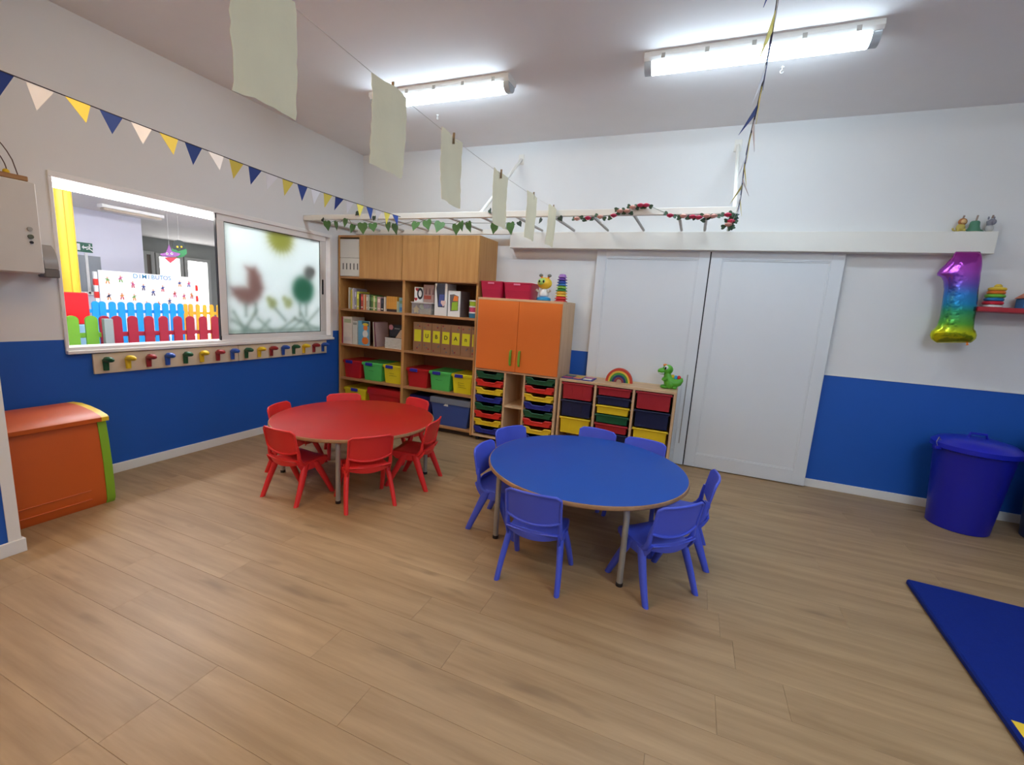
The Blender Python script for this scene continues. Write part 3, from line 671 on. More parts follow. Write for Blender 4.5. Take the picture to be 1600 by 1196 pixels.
def disc(mb, x, z, rx, rz, y0, y1, n=18): mb.prism([(x+rx*math.cos(2*PI*i/n), z+rz*math.sin(2*PI*i/n)) for i in range(n)], 'y', y0, y1)
mb = MB(); mb.prism([(xa+0.35*w, zz-0.005), (xb-0.001, zz-0.005), (xb-0.001, zz-0.06), (xa+0.35*w, zz-0.04)], 'y', fy, -0.395); mb.build('cover_print', mat('cover_teal', (50, 96, 110), 0.5), t)
mb = MB(); disc(mb, xa+0.66*w, Z2+0.135, 0.24*w, 0.045, fy-0.0004, -0.395); mb.build('cover_print', white, t)
mb = MB(); disc(mb, xa+0.66*w, Z2+0.055, 0.30*w, 0.045, fy-0.0004, -0.395); disc(mb, xa+0.68*w, Z2+0.205, 0.2*w, 0.03, fy-0.0004, -0.395); mb.build('cover_print', PAL['orange'], t)
mb = MB(); disc(mb, xa+0.68*w, Z2+0.245, 0.26*w, 0.016, fy-0.0006, -0.395); mb.build('cover_print', PAL['mustard'], t)
book(0.510, 0.517, -0.40, -0.17, Z2, Z2+0.285, (226, 214, 190), 'thin cream book leaning beside the duck picture book', 'books on the second shelf', lean=-0.05)
book(0.533, 0.543, -0.40, -0.17, Z2, Z2+0.285, (130, 60, 84), 'thin plum book leaning next to the cream one', 'books on the second shelf', lean=-0.08)
book(0.553, 0.558, -0.40, -0.17, Z2, Z2+0.28, (206, 176, 170), 'thin pink book leaning, third of the leaning trio', 'books on the second shelf', lean=-0.10)
t = thing('picture_book', 'dark brown picture book with green patch, standing face out', 'book', (0.63, -0.16, Z2), 'books on the second shelf')
MB().box((0.545, -0.158, Z2), (0.72, -0.140, Z2+0.26), 0.001).build('cover', mat('cover_brown', (92, 62, 54), 0.5, var=0.25, scale=14), t)
MB().box((0.56, -0.1588, Z2+0.05), (0.66, -0.158, Z2+0.10)).build('cover_print', PAL['leaf'], t)
nb0, nb1 = q2(1040), 0.908
for k in range(8):
    dx = random.uniform(-0.004, 0.004); z = Z2+k*0.0155
    t = thing('notebook', 'white edged notebook, %s from the bottom of the stack' % ORD[k], 'notebook', ((nb0+nb1)/2, -0.27, z), 'notebooks stacked on the second shelf')
    MB().box((nb0+dx+0.005, -0.395, z), (nb1-0.006, -0.16, z+0.0105)).build('pages', mat('paper_white', (240, 236, 226), 0.8), t, smooth=False)
    MB().box((nb0+dx+0.004, -0.393, z+0.0106), (nb1-0.006, -0.159, z+0.0152)).build('cover', mat('cover_black', (36, 28, 26), 0.5), t, smooth=False)
zt = Z2+8*0.0155
t = thing('camera_bag', 'black box bag with pink disc on top of the notebooks', 'bag', (0.77, -0.25, zt), None)
MB().box((nb0+0.03, -0.36, zt+0.0005), (nb1-0.01, -0.18, zt+0.135), 0.012).build('bag_body', mat('bag_black', (28, 28, 36), 0.6), t)
mb = MB(); disc(mb, nb0+0.065, zt+0.115, 0.028, 0.03, -0.367, -0.3605); mb.build('disc', mat('dusty_pink', (190, 120, 128), 0.5), t)
MB().box((nb0+0.11, -0.3625, zt+0.10), (nb0+0.18, -0.3605, zt+0.106)).build('zip', greym, t)
mb = MB().prism([(nb1-0.10, zt+0.0006), (nb1-0.012, zt+0.0006), (nb1-0.012, zt+0.098), (nb1-0.03, zt+0.095)], 'y', -0.392, -0.372)
tag(mb.build('patterned_card', mat('patterned_card', (196, 170, 140), 0.6, var=0.35, scale=60)), 'patterned beige card leaning on the black bag', 'card')
# first shelf, right bay : games
g = lambda X, y=-0.40: float(W(630+X/13.33, 470, 'y', y)[0])
t = thing('plastic_box', 'clear plastic box of star and shape toys on the upper right shelf', 'box', (1.08, -0.28, Z1))
xa, xb = g(165), g(610); clr = mat('clear_plastic', (190, 184, 178), 0.15)
def glassy(name, rgb, a):
    m = mat(name, rgb, 0.12); m.node_tree.nodes['Principled BSDF'].inputs['Alpha'].default_value = a; return m
gl = glassy('clear_box_plastic', (206, 200, 196), 0.35)
mb = MB(); zb = Z1+0.118
for a, b in (((xa+0.01, -0.40, Z1+0.001), (xb-0.01, -0.397, zb)), ((xa+0.01, -0.203, Z1+0.001), (xb-0.01, -0.20, zb)), ((xa+0.01, -0.397, Z1+0.001), (xa+0.013, -0.203, zb)), ((xb-0.013, -0.397, Z1+0.001), (xb-0.01, -0.203, zb)), ((xa+0.01, -0.40, Z1), (xb-0.01, -0.20, Z1+0.001))): mb.box(a, b)
mb.build('box_wall', gl, t, smooth=False)
MB().box((xa, -0.41, zb), (xb, -0.19, zb+0.012), 0.003).build('lid', mat('clear_lid', (220, 214, 208), 0.25), t)
st = [(xa+0.06+0.04*(1 if i % 2 == 0 else 0.6)*math.cos(PI/2+i*PI/5), Z1+0.046+0.044*(1 if i % 2 == 0 else 0.6)*math.sin(PI/2+i*PI/5)) for i in range(10)]
tag(MB().prism(st, 'y', -0.393, -0.375).build('toy_star', PAL['mustard']), 'yellow star toy inside the clear plastic box', 'toy')
tag(MB().ball((xa+0.115, -0.355, Z1+0.084), (0.035, 0.02, 0.028)).build('toy_shape', mat('mint', (150, 200, 130), 0.5)), 'mint green rounded toy inside the clear plastic box', 'toy')
tag(MB().prism([(xa+0.15, Z1+0.112), (xa+0.23, Z1+0.112), (xa+0.215, Z1+0.07), (xa+0.16, Z1+0.07)], 'y', -0.39, -0.35).build('toy_shape', PAL['clipblue']), 'violet blue toy inside the clear plastic box', 'toy')
mb = MB(); mb.box((xa+0.10, -0.39, Z1+0.002), (xb-0.03, -0.22, Z1+0.055), 0.006); tag(mb.build('toy_shape', mat('olive_toy', (120, 130, 70), 0.5, var=0.3, scale=30)), 'olive green flat toys at the bottom of the clear box', 'toy')
zl = zb+0.0125
t = thing('game_box', 'white game box with black ring and red hearts on clear box', 'game box', (g(300), -0.3, zl), 'game boxes on the upper shelf')
xa2, xb2 = g(224), g(395)
MB().box((xa2, -0.395, zl), (xb2, -0.23, zl+0.160), 0.002).build('carton', white, t)
mb = MB(); n = 20; cx, cz = xa2+0.70*(xb2-xa2), zl+0.090
mb.rings([[(cx+r*0.6*math.cos(2*PI*i/n), yv, cz+r*math.sin(2*PI*i/n)) for i in range(n)] for r, yv in ((0.062, -0.3952), (0.062, -0.397), (0.036, -0.397), (0.036, -0.3952))], False, False); mb.build('ring_print', dark, t)
for hx, hz in ((xa2+0.035, zl+0.135), (xa2+0.022, zl+0.03)):
    mb = MB(); mb.prism([(hx, hz-0.022), (hx+0.02, hz), (hx+0.018, hz+0.014), (hx+0.007, hz+0.016), (hx, hz+0.008), (hx-0.007, hz+0.016), (hx-0.018, hz+0.014), (hx-0.02, hz)], 'y', -0.397, -0.395); mb.build('heart_print', PAL['tubred'], t)
t = thing('game_box', 'pinkish grey game box with red strip beside the ring box', 'game box', (g(510), -0.3, zl), 'game boxes on the upper shelf')
xa3, xb3 = g(400), g(620)
MB().box((xa3+0.002, -0.385, zl), (xb3, -0.23, zl+0.190), 0.002).build('carton', mat('carton_pink', (170, 140, 132), 0.55, var=0.15, scale=20), t)
MB().box((xa3+0.01, -0.3862, zl+0.035), (xa3+0.10, -0.385, zl+0.075)).build('strip_print', mat('carton_red', (168, 74, 54), 0.5), t, smooth=False)
for k in range(3): MB().prism([(xa3+0.02+0.045*k, zl+0.085), (xa3+0.05+0.045*k, zl+0.085), (xa3+0.035+0.045*k, zl+0.16)], 'y', -0.3862, -0.385).build('figure_print', mat('carton_plum', (120, 84, 84), 0.5), t, smooth=False)
t = thing('game_box', 'tall white toy box with blue window and small heart', 'game box', (g(780), -0.3, Z1), 'game boxes on the upper shelf')
xa4, xb4 = g(648), g(905)
MB().box((xa4, -0.395, Z1), (xb4, -0.2, Z1+0.342), 0.002).build('carton', white, t)
MB().prism([(xa4+0.045, Z1+0.09), (xa4+0.125, Z1+0.09), (xa4+0.125, Z1+0.34), (xa4+0.03, Z1+0.34), (xa4+0.02, Z1+0.29)], 'y', -0.3962, -0.395).build('window_film', mat('window_film_dark', (40, 42, 60), 0.15), t, smooth=False)
MB().prism([(xa4+0.05, Z1+0.10), (xa4+0.12, Z1+0.10), (xa4+0.12, Z1+0.225), (xa4+0.06, Z1+0.225)], 'y', -0.3972, -0.3962).build('window_film', mat('window_film_blue', (70, 84, 150), 0.2), t, smooth=False)
hx, hz = xb4-0.042, Z1+0.135
MB().prism([(hx, hz-0.038), (hx+0.03, hz), (hx+0.028, hz+0.026), (hx-0.028, hz+0.026), (hx-0.03, hz)], 'y', -0.3985, -0.3974).build('heart_print', mat('pale_heart', (236, 206, 200), 0.5), t, smooth=False)
t = thing('game_box', 'white toy box with green window and grey side', 'game box', (g(1100), -0.3, Z1), 'game boxes on the upper shelf')
xa5, xb5 = g(930), g(1178); mb = MB(); mb.box((xa5, -0.395, Z1), (xb5, -0.385, Z1+0.27)); mb.build('front_card', white, t, smooth=False)
MB().box((xa5, -0.385, Z1), (xb5+0.004, -0.18, Z1+0.27), 0.002).build('carton', mat('carton_grey', (120, 106, 104), 0.55, var=0.15, scale=20), t)
MB().prism([(xa5+0.03, Z1+0.055), (xa5+0.125, Z1+0.065), (xa5+0.125, Z1+0.215), (xa5+0.07, Z1+0.235), (xa5+0.02, Z1+0.23)], 'y', -0.396, -0.395).build('window_film', mat('window_film_grey', (110, 96, 92), 0.2), t, smooth=False)
MB().prism([(xa5+0.045, Z1+0.065), (xa5+0.12, Z1+0.07), (xa5+0.12, Z1+0.16), (xa5+0.05, Z1+0.15)], 'y', -0.397, -0.396).build('toy_print', mat('print_lime', (150, 190, 40), 0.4), t, smooth=False)
MB().prism([(xa5+0.06, Z1+0.165), (xa5+0.12, Z1+0.165), (xa5+0.12, Z1+0.215), (xa5+0.075, Z1+0.22)], 'y', -0.397, -0.396).build('toy_print', PAL['orange'], t, smooth=False)
for k, zc in enumerate((0.19, 0.15, 0.105)):
    mb = MB(); disc(mb, xb5-0.032, Z1+zc, 0.014, 0.014, -0.396, -0.395, 12); mb.build('dot_print', [PAL['grey'], PAL['brown'], PAL['grey']][k], t)
cxx = min(g(1448), SX1-th-0.061)
for k, (c, nm) in enumerate((((44, 120, 160), 'blue'), ((214, 70, 110), 'pink'), ((160, 190, 40), 'lime green'))):
    z = Z1+0.062*k; t = thing('stacking_tub', 'small round %s tub in a stack at the right of the shelf' % nm, 'tub', (cxx, -0.33, z), 'stack of round tubs')
    MB().lathe([(0.052, 0.0005), (0.055, 0.003), (0.055, 0.046), (0.053, 0.048)], (cxx, -0.33, z), 20).build('tub_body', mat('tub_'+nm.replace(' ', '_'), c, 0.4), t)
    MB().lathe([(0.058, 0.0481), (0.058, 0.060), (0.055, 0.0615)], (cxx, -0.33, z), 20).build('tub_lid', white, t)
# second shelf right bay : cardboard files
card = mat('kraft_card', (152, 112, 80), 0.7, var=0.08, scale=30); ylab = mat('yellow_label', (226, 224, 34), 0.6)
f = lambda X: float(W(635+X/13.9, 530, 'y', -0.40)[0])
fe = [145, 342, 548, 752, 962, 1182, 1406]; fxs = [f(x) for x in fe]+[f(1406)+(f(1406)-f(1182))]
fxs[-1] = min(fxs[-1], SX1-th-0.002)
for k in range(7):
    a, b = fxs[k]+0.0015, fxs[k+1]-0.0015; lt = ['', 'U', 'B', 'D', 'A', 'n', ''][k]
    t = thing('magazine_file', '%s cardboard file with a yellow label on the second shelf' % (['leftmost', 'second', 'third', 'fourth', 'fifth', 'sixth', 'rightmost'][k]), 'file box', ((a+b)/2, -0.28, Z2), 'cardboard files')
    zt = Z2+0.325
    MB().box((a, -0.40, Z2), (b, -0.14, zt), 0.0015).build('file_body', card, t)
    lb = MB().box((a+0.014, -0.4012, Z2+0.115), (b-0.014, -0.4, Z2+0.245)).build('label_card', ylab, t, smooth=False)
    if lt: text(lt, 0.062, ((a+b)/2, -0.4012, Z2+0.18), (1, 0, 0), (0, 0, 1), dark, lb)
    rnd = random.Random(k); mb = MB(); mb2 = MB()
    for q in range(5):
        px_, pz_ = a+0.02+rnd.random()*(b-a-0.04), Z2+(0.02+0.07*rnd.random() if q < 3 else 0.27+0.04*rnd.random())
        disc(mb if q % 2 else mb2, px_, pz_, 0.009, 0.009, -0.4008, -0.4, 10)
    mb.build('dot_print', mat('dot_red', (140, 40, 50), 0.6), t); mb2.build('dot_print', mat('dot_grey', (110, 106, 104), 0.6), t)
# white cases in the open top compartment
for k, (z0, z1) in enumerate(((1.663, 1.868), (1.870, 2.078))):
    t = thing('white_case', ['white case with a row of dark slots in the top corner of shelf', 'plain white case stacked on the slotted case'][k], 'case', (0.185, -0.25, z0), 'white cases')
    MB().box((0.045, SY-0.006, z0), (0.325, -0.05, z1), 0.004).build('case_body', mat('case_white', (214, 208, 200), 0.5), t)
    if k == 0:
        for q in range(5): MB().box((0.088+0.052*q, SY-0.0075, z0+0.075), (0.100+0.052*q, SY-0.006, z0+0.145)).build('slot', dark, t, smooth=False)
# ------------------------------------------------------------------ on top of the cabinets
CT = 1.5125
def basket(x0, x1, y0, y1, z0, z1, label):
    t = thing('basket', label, 'basket', ((x0+x1)/2, (y0+y1)/2, z0), 'pink baskets'); mb = MB(); m = PAL['pink']
    def ring(e, z, r=0.02):
        P = []
        for (cx, cy, s) in ((x1-r-e, y1-r-e, 0), (x0+r+e, y1-r-e, 1), (x0+r+e, y0+r+e, 2), (x1-r-e, y0+r+e, 3)):
            for q in range(4): an = s*PI/2+q*PI/6; P.append((cx+r*math.cos(an), cy+r*math.sin(an), z))
        return P
    mb.rings([ring(0.016, z0+0.0005), ring(0.0, z1-0.012), ring(-0.004, z1-0.010), ring(-0.004, z1), ring(0.004, z1), ring(0.005, z1-0.012), ring(0.018, z0+0.005)])
    mb.build('basket_body', m, t)
    mb = MB(); n = int((x1-x0)/0.016)
    for i in range(n):
        for k in range(5):
            xx = x0+0.02+(x1-x0-0.04)*i/max(1, n-1); zz = z0+0.02+0.014*k; e = 0.016*(1-(zz-z0)/(z1-z0)); mb.box((xx-0.003, y0+e-0.002, zz-0.003), (xx+0.003, y0+e+0.003, zz+0.003))
    mb.build('perforation', mat('pink_dark', (140, 18, 52), 0.5), t, smooth=False)
    MB().box(((x0+x1)/2-0.035, y0-0.0075, z1-0.03), ((x0+x1)/2+0.035, y0-0.002, z1-0.012), 0.003).build('grip', mat('pink_light', (226, 120, 150), 0.5), t)
bxs = [float(W(x, 460, 'y', -0.40)[0]) for x in (751.5, 785, 786.5, 828)]
basket(max(OX0+0.004, bxs[0]), bxs[1], -0.425, -0.17, CT, CT+0.165, 'pink plastic basket at the left on top of the orange cabinet')
basket(bxs[2], bxs[3]+0.01, -0.41, -0.14, CT, CT+0.162, 'wider pink plastic basket in the middle on top of the orange cabinet')
c = W(850, 467, 'z', CT); cx, cy = float(c[0]), -0.28; cx = float(W(850, 460, 'y', cy)[0])
t = thing('toy_robot', 'yellow headed toy figure with antennae on a blue foot', 'toy', (cx, cy, CT))
MB().lathe([(0.062, 0.0005), (0.072, 0.008), (0.070, 0.028), (0.045, 0.038)], (cx, cy, CT), 20).build('foot', PAL['sky'], t)
MB().lathe([(0.030, 0.0385), (0.046, 0.05), (0.050, 0.075), (0.036, 0.105), (0.020, 0.118)], (cx, cy, CT), 16).build('body', white, t)
for s in (-1, 1): MB().tube([(cx+s*0.035, cy-0.01, CT+0.098), (cx+s*0.06, cy-0.03, CT+0.092), (cx+s*0.072, cy-0.03, CT+0.108)], [0.012, 0.011, 0.014], 8).build('arm', mat('toy_arm', (206, 196, 180), 0.5), t)
hd = MB().ball((cx, cy, CT+0.172), (0.074, 0.062, 0.058), 20, 12).build('head', mat('toy_yellow', (240, 196, 50), 0.4), t)
MB().ball((cx-0.014, cy-0.034, CT+0.182), (0.048, 0.035, 0.038), 16, 8).build('face', mat('toy_pale_green', (172, 214, 110), 0.4), hd)
for s in (-1, 1): MB().ball((cx-0.014+s*0.021, cy-0.066, CT+0.187), (0.009, 0.006, 0.013), 10, 6).build('eye', dark, hd)
for s in (-1, 1):
    MB().tube([(cx+s*0.03, cy, CT+0.218), (cx+s*0.036, cy, CT+0.235)], 0.011, 8).build('antenna', PAL['orange'], hd)
    MB().ball((cx+s*0.044, cy, CT+0.248), (0.022, 0.012, 0.016), 10, 6).build('antenna_tip', mat('antenna_grey', (120, 120, 110), 0.5), hd)
cx = float(W(877, 460, 'y', -0.27)[0]); cy = -0.27; z = CT
cups = [('red', (204, 34, 40)), ('bright red', (220, 50, 44)), ('yellow', (238, 204, 70)), ('golden yellow', (240, 180, 50)), ('dark green', (40, 130, 60)), ('light green', (140, 190, 70)), ('sky blue', (50, 120, 190)), ('royal blue', (40, 74, 170)), ('violet', (110, 60, 160)), ('lilac', (170, 120, 190))]
for k, (nm, c) in enumerate(cups):
    r = 0.064-0.0022*k; hh = 0.026 if k < 9 else 0.03
    mb = MB().lathe([(r, 0.0005), (r+0.003, 0.004), (r+0.001, 0.008), (r-0.012, 0.011), (r-0.016, hh-0.001), (r-0.018, hh)] if k < 9 else [(r, 0.0005), (r+0.001, 0.005), (r-0.007, 0.008), (r-0.010, 0.022), (r-0.018, 0.032), (0.004, 0.036)], (cx, cy, z), 20)
    tag(mb.build('stacking_cup', mat('cup_'+nm.replace(' ', '_'), c, 0.4)), '%s cup, %s from the bottom of the cup tower' % (nm, ORD[k]), 'stacking cup', 'stacking cup tower'); z += hh
UT = 0.7765
# puzzle board
a, b_, c_, d_ = W(879, 589, 'z', UT), W(930, 596.5, 'z', UT), W(936, 591, 'z', UT), W(893, 585, 'z', UT)
t = thing('puzzle_board', 'flat blue board with coloured picture squares on the low unit', 'puzzle', (2.90, -0.28, UT))
MB().box((2.79, -0.40, UT), (3.10, -0.19, UT+0.008), 0.002).build('board', mat('puzzle_blue', (50, 60, 150), 0.5), t)
for i, rc in enumerate(((200, 70, 120), (80, 130, 110), (226, 130, 90), (220, 200, 90), (230, 226, 210), (180, 80, 140))):
    x = 2.805+0.098*(i//2); y = -0.388+0.098*(i % 2); MB().box((x, y, UT+0.0081), (x+0.08, y+0.08, UT+0.011), 0.001).build('picture_piece', mat('puz_%d' % i, rc, 0.5, var=0.3, scale=30), t)
# rainbow
cx = float(W(967, 598, 'y', -0.22)[0]); t = thing('rainbow_toy', 'wooden rainbow toy of nested arches on the low unit', 'toy', (cx, -0.22, UT))
rc = [(206, 66, 44), (236, 196, 70), (70, 150, 60), (40, 56, 110), (150, 60, 70)]; ro = [0.128, 0.105, 0.088, 0.068, 0.046, 0.026]
for k in range(5):
    n = 20; mb = MB(); P = [(cx+ro[k]*math.cos(PI*i/n), UT+0.0005+1.06*ro[k]*math.sin(PI*i/n)) for i in range(n+1)]; Q = [(cx+(ro[k+1]+0.0008)*math.cos(PI*i/n), UT+0.0005+1.06*(ro[k+1]+0.0008)*math.sin(PI*i/n)) for i in range(n, -1, -1)]
    R0 = [[(p[0], yy_, p[1]) for yy_ in (-0.245, -0.195)]+[(q[0], yy_, q[1]) for yy_ in (-0.195, -0.245)] for p, q in zip(P, Q[::-1])]
    mb.rings(R0); mb.build('arch', mat('arch_%d' % k, rc[k], 0.5), t)
# dinosaur
cx, cy = float(W(1044, 603, 'y', -0.24)[0]), -0.24; dg = mat('dino_green', (88, 172, 44), 0.4)
t = thing('toy_dinosaur', 'green toy dinosaur with coloured back plates on the low unit', 'toy', (cx, cy, UT))
mb = MB(); z = UT
D = lambda a, b, c: (cx+a*1.16, cy+b*1.16, z+c*1.16)
S = lambda *r: tuple(x*1.16 for x in r)
mb.tube([D(-0.020, 0, 0.140), D(-0.016, 0, 0.112), D(-0.010, 0, 0.085), D(0.0, 0, 0.060), D(0.022, 0, 0.047), D(0.050, 0, 0.046), D(0.078, 0, 0.058), D(0.094, 0, 0.078), D(0.098, 0, 0.092)], [0.030, 0.032, 0.040, 0.052, 0.053, 0.044, 0.034, 0.020, 0.006], 16)
mb.ball(D(-0.018, 0, 0.150), S(0.042, 0.036, 0.040), 16, 10); mb.ball(D(-0.056, -0.003, 0.134), S(0.038, 0.031, 0.027), 16, 10)
for s_ in (-1, 1):
    mb.ball(D(-0.026, s_*0.028, 0.0125), S(0.036, 0.019, 0.0122), 12, 6); mb.ball(D(0.010, s_*0.032, 0.036), S(0.033, 0.019, 0.034), 12, 8); mb.ball(D(0.048, s_*0.022, 0.015), S(0.022, 0.016, 0.0145), 10, 6)
    mb.tube([D(-0.014, s_*0.036, 0.084), D(-0.038, s_*0.040, 0.068), D(-0.050, s_*0.034, 0.074)], [0.016, 0.014, 0.010], 8)
mb.build('body', dg, t, angle=60)
for a, c, k in ((0.026, 0.096, 'mustard'), (0.050, 0.091, 'sky'), (0.074, 0.092, 'red')): MB().ball(D(a, 0, c), S(0.016, 0.012, 0.019), 12, 8).build('back_plate', PAL[k], t)
MB().ball(D(-0.040, 0, 0.184), S(0.017, 0.014, 0.011), 10, 6).build('crest', PAL['orange'], t)
for s_ in (-1, 1):
    ey = MB().ball(D(-0.028, s_*0.026, 0.166), S(0.016, 0.012, 0.019), 12, 8).build('eye', white, t); MB().ball(D(-0.034, s_*0.035, 0.163), S(0.008, 0.006, 0.011), 10, 6).build('pupil', dark, ey)
MB().tube([D(-0.082, -0.024, 0.122), D(-0.062, -0.033, 0.118), D(-0.040, -0.032, 0.122)], 0.0036, 6).build('teeth', white, t)
# ------------------------------------------------------------------ wall ladder over the door
RZ = 2.192; RY = -0.90
ld = thing('wall_ladder', 'white metal ladder frame mounted flat above the shelf and door', 'ladder', (2.05, -0.5, RZ))
MB().box((0.002, RY-0.015, RZ), (4.125, RY+0.015, RZ+0.05), 0.003).build('rail', whitem, ld)
MB().box((0.002, -0.135, RZ-0.012), (2.03, -0.105, RZ+0.038), 0.003).build('rail', whitem, ld)
rung_x = [0.03+0.3357*k for k in range(12)]+[3.919, 4.11]
for x in rung_x: MB().tube([(x, RY+0.015, RZ+0.022), (x, -0.105 if x > 2.03 else -0.135, RZ+0.030)], 0.0125, 8).build('rung', mat('rung_shaded_white', (184, 178, 170), 0.45), ld)  # rungs are white, their shade is mixed into the grey
for x in (2.06, 4.10):
    d = Vector((0, RY+0.02, RZ+0.05-2.95)); 
    MB().tube([(x, -0.004, 2.95), (x, RY+0.02, RZ+0.045)], 0.015, 8).build('stay', whitem, ld)
    MB().box((x-0.03, -0.006, 2.90), (x+0.03, 0.0, 3.0), 0.002).build('wall_plate', whitem, ld)
# ------------------------------------------------------------------ ivy garland
def leafshape(c, size, nrm, up, mbm=None):
    n = Vector(nrm).normalized(); u = Vector(up); u = (u-n*u.dot(n)).normalized(); r = u.cross(n); c = Vector(c)
    P = [(0, 0.34), (0.20, 0.46), (0.42, 0.36), (0.45, 0.12), (0.40, -0.06), (0.22, -0.28), (0, -0.62), (-0.22, -0.28), (-0.40, -0.06), (-0.45, 0.12), (-0.42, 0.36), (-0.20, 0.46)]
    mb = mbm or MB(); k = len(mb.v)
    for s in (0.0006, -0.0006):
        for a, b in P:
            q = c+r*(a*size)+u*(b*size)+n*(s+0.12*size*(abs(a))); mb.v.append(tuple(q))
    m = len(P); mb.v.append(tuple(c+n*0.0006)); mb.v.append(tuple(c-n*0.0006))
    for i in range(m):
        j = (i+1) % m; mb.face((k+i, k+j, k+2*m)); mb.face((k+m+j, k+m+i, k+2*m+1)); mb.face((k+i, k+m+i, k+m+j, k+j))
    return mb
leafm = mat('ivy_leaf', (74, 112, 54), 0.55, var=0.3, scale=30); stemm = mat('ivy_stem', (60, 70, 40), 0.7)
iv = thing('ivy_garland', 'artificial ivy garland draped along the white ladder rail', 'garland', (1.3, RY, RZ))
pxs = [(513, 352), (527, 352), (541, 348), (552, 357), (568, 356), (584, 355), (608, 354), (619, 357), (650, 353), (669, 351), (687, 354), (714, 358), (722, 353), (734, 354), (773, 357), (799, 356)]
vp = []
for i, (px, py) in enumerate(pxs):
    q = W(px, py, 'y', RY-0.03); s = random.uniform(0.085, 0.115)
    leafshape((q[0], q[1]-0.01, q[2]), s, (random.uniform(-.5, .5), -1, random.uniform(-.2, .5)), (random.uniform(-.4, .4), 0, 1)).build('leaf', leafm, iv, angle=60)
    vp += [(q[0]-0.03, RY-0.022, q[2]+0.045), (q[0]+0.03, RY-0.02, q[2]+0.03)]
vp.sort(); MB().tube(vp, 0.0022, 5).build('vine', stemm, iv)
for px, py in ((505, 344), (559, 334), (585, 341), (766, 330), (786, 345), (812, 350), (845, 345), (876, 342)):
    q = W(px, py, 'y', RY-0.022); leafshape((q[0], q[1]-0.004, q[2]), 0.05, (random.uniform(-.7, .7), -1, 0.2), (random.uniform(-1, 1), 0, 1)).build('leaf', mat('ivy_leaf_dark', (44, 60, 44), 0.6), iv, angle=60)
# ------------------------------------------------------------------ rose garland
rg = thing('rose_garland', 'pink and peach artificial rose garland wound on the ladder rail', 'garland', (3.2, RY, RZ))
def rose(c, s, m):
    mb = MB()
    for k in range(3):
        r = s*(1-0.28*k); mb.lathe([(0.2*r, -0.4*s), (0.8*r, -0.1*s), (r, 0.25*s+0.1*s*k), (0.85*r, 0.35*s+0.12*s*k), (0.5*r, 0.1*s)], c, 9, True, True)
    return mb.build('rose', m, rg, angle=60)
roses = [(902, 343, 'peach'), (919, 342, 'rose'), (938, 340, 'peach'), (959, 338, 'rose'), (969, 331, 'peach'), (980, 331, 'peach'), (989, 325, 'peach'), (1001, 322, 'rose'), (1010, 322, 'rose'), (1047, 338, 'rose'), (1068, 339, 'peach'), (1082, 340, 'rose'), (1092, 341, 'rose'), (1104, 339, 'peach'), (1115, 339, 'peach'), (1137, 337, 'rose'), (1142, 347, 'rose'), (1138, 352, 'peach')]
vp = []
for i, (px, py, k) in enumerate(roses):
    q = W(px, py, 'y', RY-0.035); rose((q[0], q[1]-0.008, q[2]), 0.028, PAL[k]); vp.append((q[0], RY-0.03, q[2]+0.01))
    for s in (-1, 1):
        leafshape((q[0]+s*0.030, q[1]+0.004, q[2]+random.uniform(-.015, .02)), 0.038, (random.uniform(-.5, .5), -1, random.uniform(-.3, .5)), (s, 0, random.uniform(-.5, .5))).build('leaf', mat('rose_leaf', (58, 84, 58), 0.6, var=0.2), rg, angle=60)
for k in range(9):
    q = W(1145+random.uniform(-6, 4), 335+k*2.6, 'y', RY-0.035); leafshape(tuple(q), 0.05, (random.uniform(-1, 1), -1, random.uniform(-.5, .5)), (random.uniform(-1, 1), 0, random.uniform(-1, 1))).build('leaf', mat('rose_leaf', (58, 84, 58), 0.6), rg, angle=60)
vp.sort(); MB().tube(vp, 0.002, 5).build('vine', stemm, rg)
# ------------------------------------------------------------------ buntings
FC = {'blue': mat('flag_blue', (38, 66, 140), 0.6), 'white': mat('flag_white', (238, 238, 242), 0.6), 'yellow': mat('flag_yellow', (226, 208, 90), 0.6)}
cordm = mat('cord_dark', (52, 46, 60), 0.7)
def bunting(label, fn, ys, cols, twist, loc):
    t = thing('bunting', label, 'bunting', loc, 'bunting strings')
    pts = [fn(y) for y in np.linspace(ys[0]-0.15, RY-0.018, 60)]
    MB().tube(pts, 0.0028, 6).build('cord', cordm, t)
    for k, y in enumerate(ys):
        a, b = Vector(fn(y-0.045)), Vector(fn(y+0.045)); tw = twist(k)
        tip = (a+b)/2+Vector((0.102*math.sin(tw), random.uniform(-.02, .02), -0.102*math.cos(tw)))
        mid = (a+b)/2
        mb = MB(); n = (b-a).cross(tip-a).normalized()*0.0006
        mb.rings([[tuple(a+n), tuple(mid+n), tuple(b+n), tuple(tip+n)], [tuple(a-n), tuple(mid-n), tuple(b-n), tuple(tip-n)]])
        mb.build('flag', FC[cols[k % 3]], t, smooth=False)
lf = lambda y: (1.25+0.02*math.sin(y*2), y, 2.21-0.03*math.sin(PI*min(1, max(0, (y+3.6)/2.7)))+0.028*max(0, -y-2.2)/1.3)
ys1 = [-3.57+0.1225*k for k in range(22)]
bunting('blue, white and yellow flag bunting running along the left wall', lf, ys1, ['blue', 'white', 'yellow'], lambda k: random.uniform(-0.45, 0.45), (1.25, -2.2, 2.2))
def rf(y):
    t = (y+0.92)/(-3.25+0.92); return (4.117+(4.018-4.117)*t+0.006*math.sin(t*9), y, 2.205+0.02*t-0.03*math.sin(PI*min(max(t, 0), 1)))
ys2 = [-3.5+0.1225*k for k in range(21)]
rs = random.getstate()
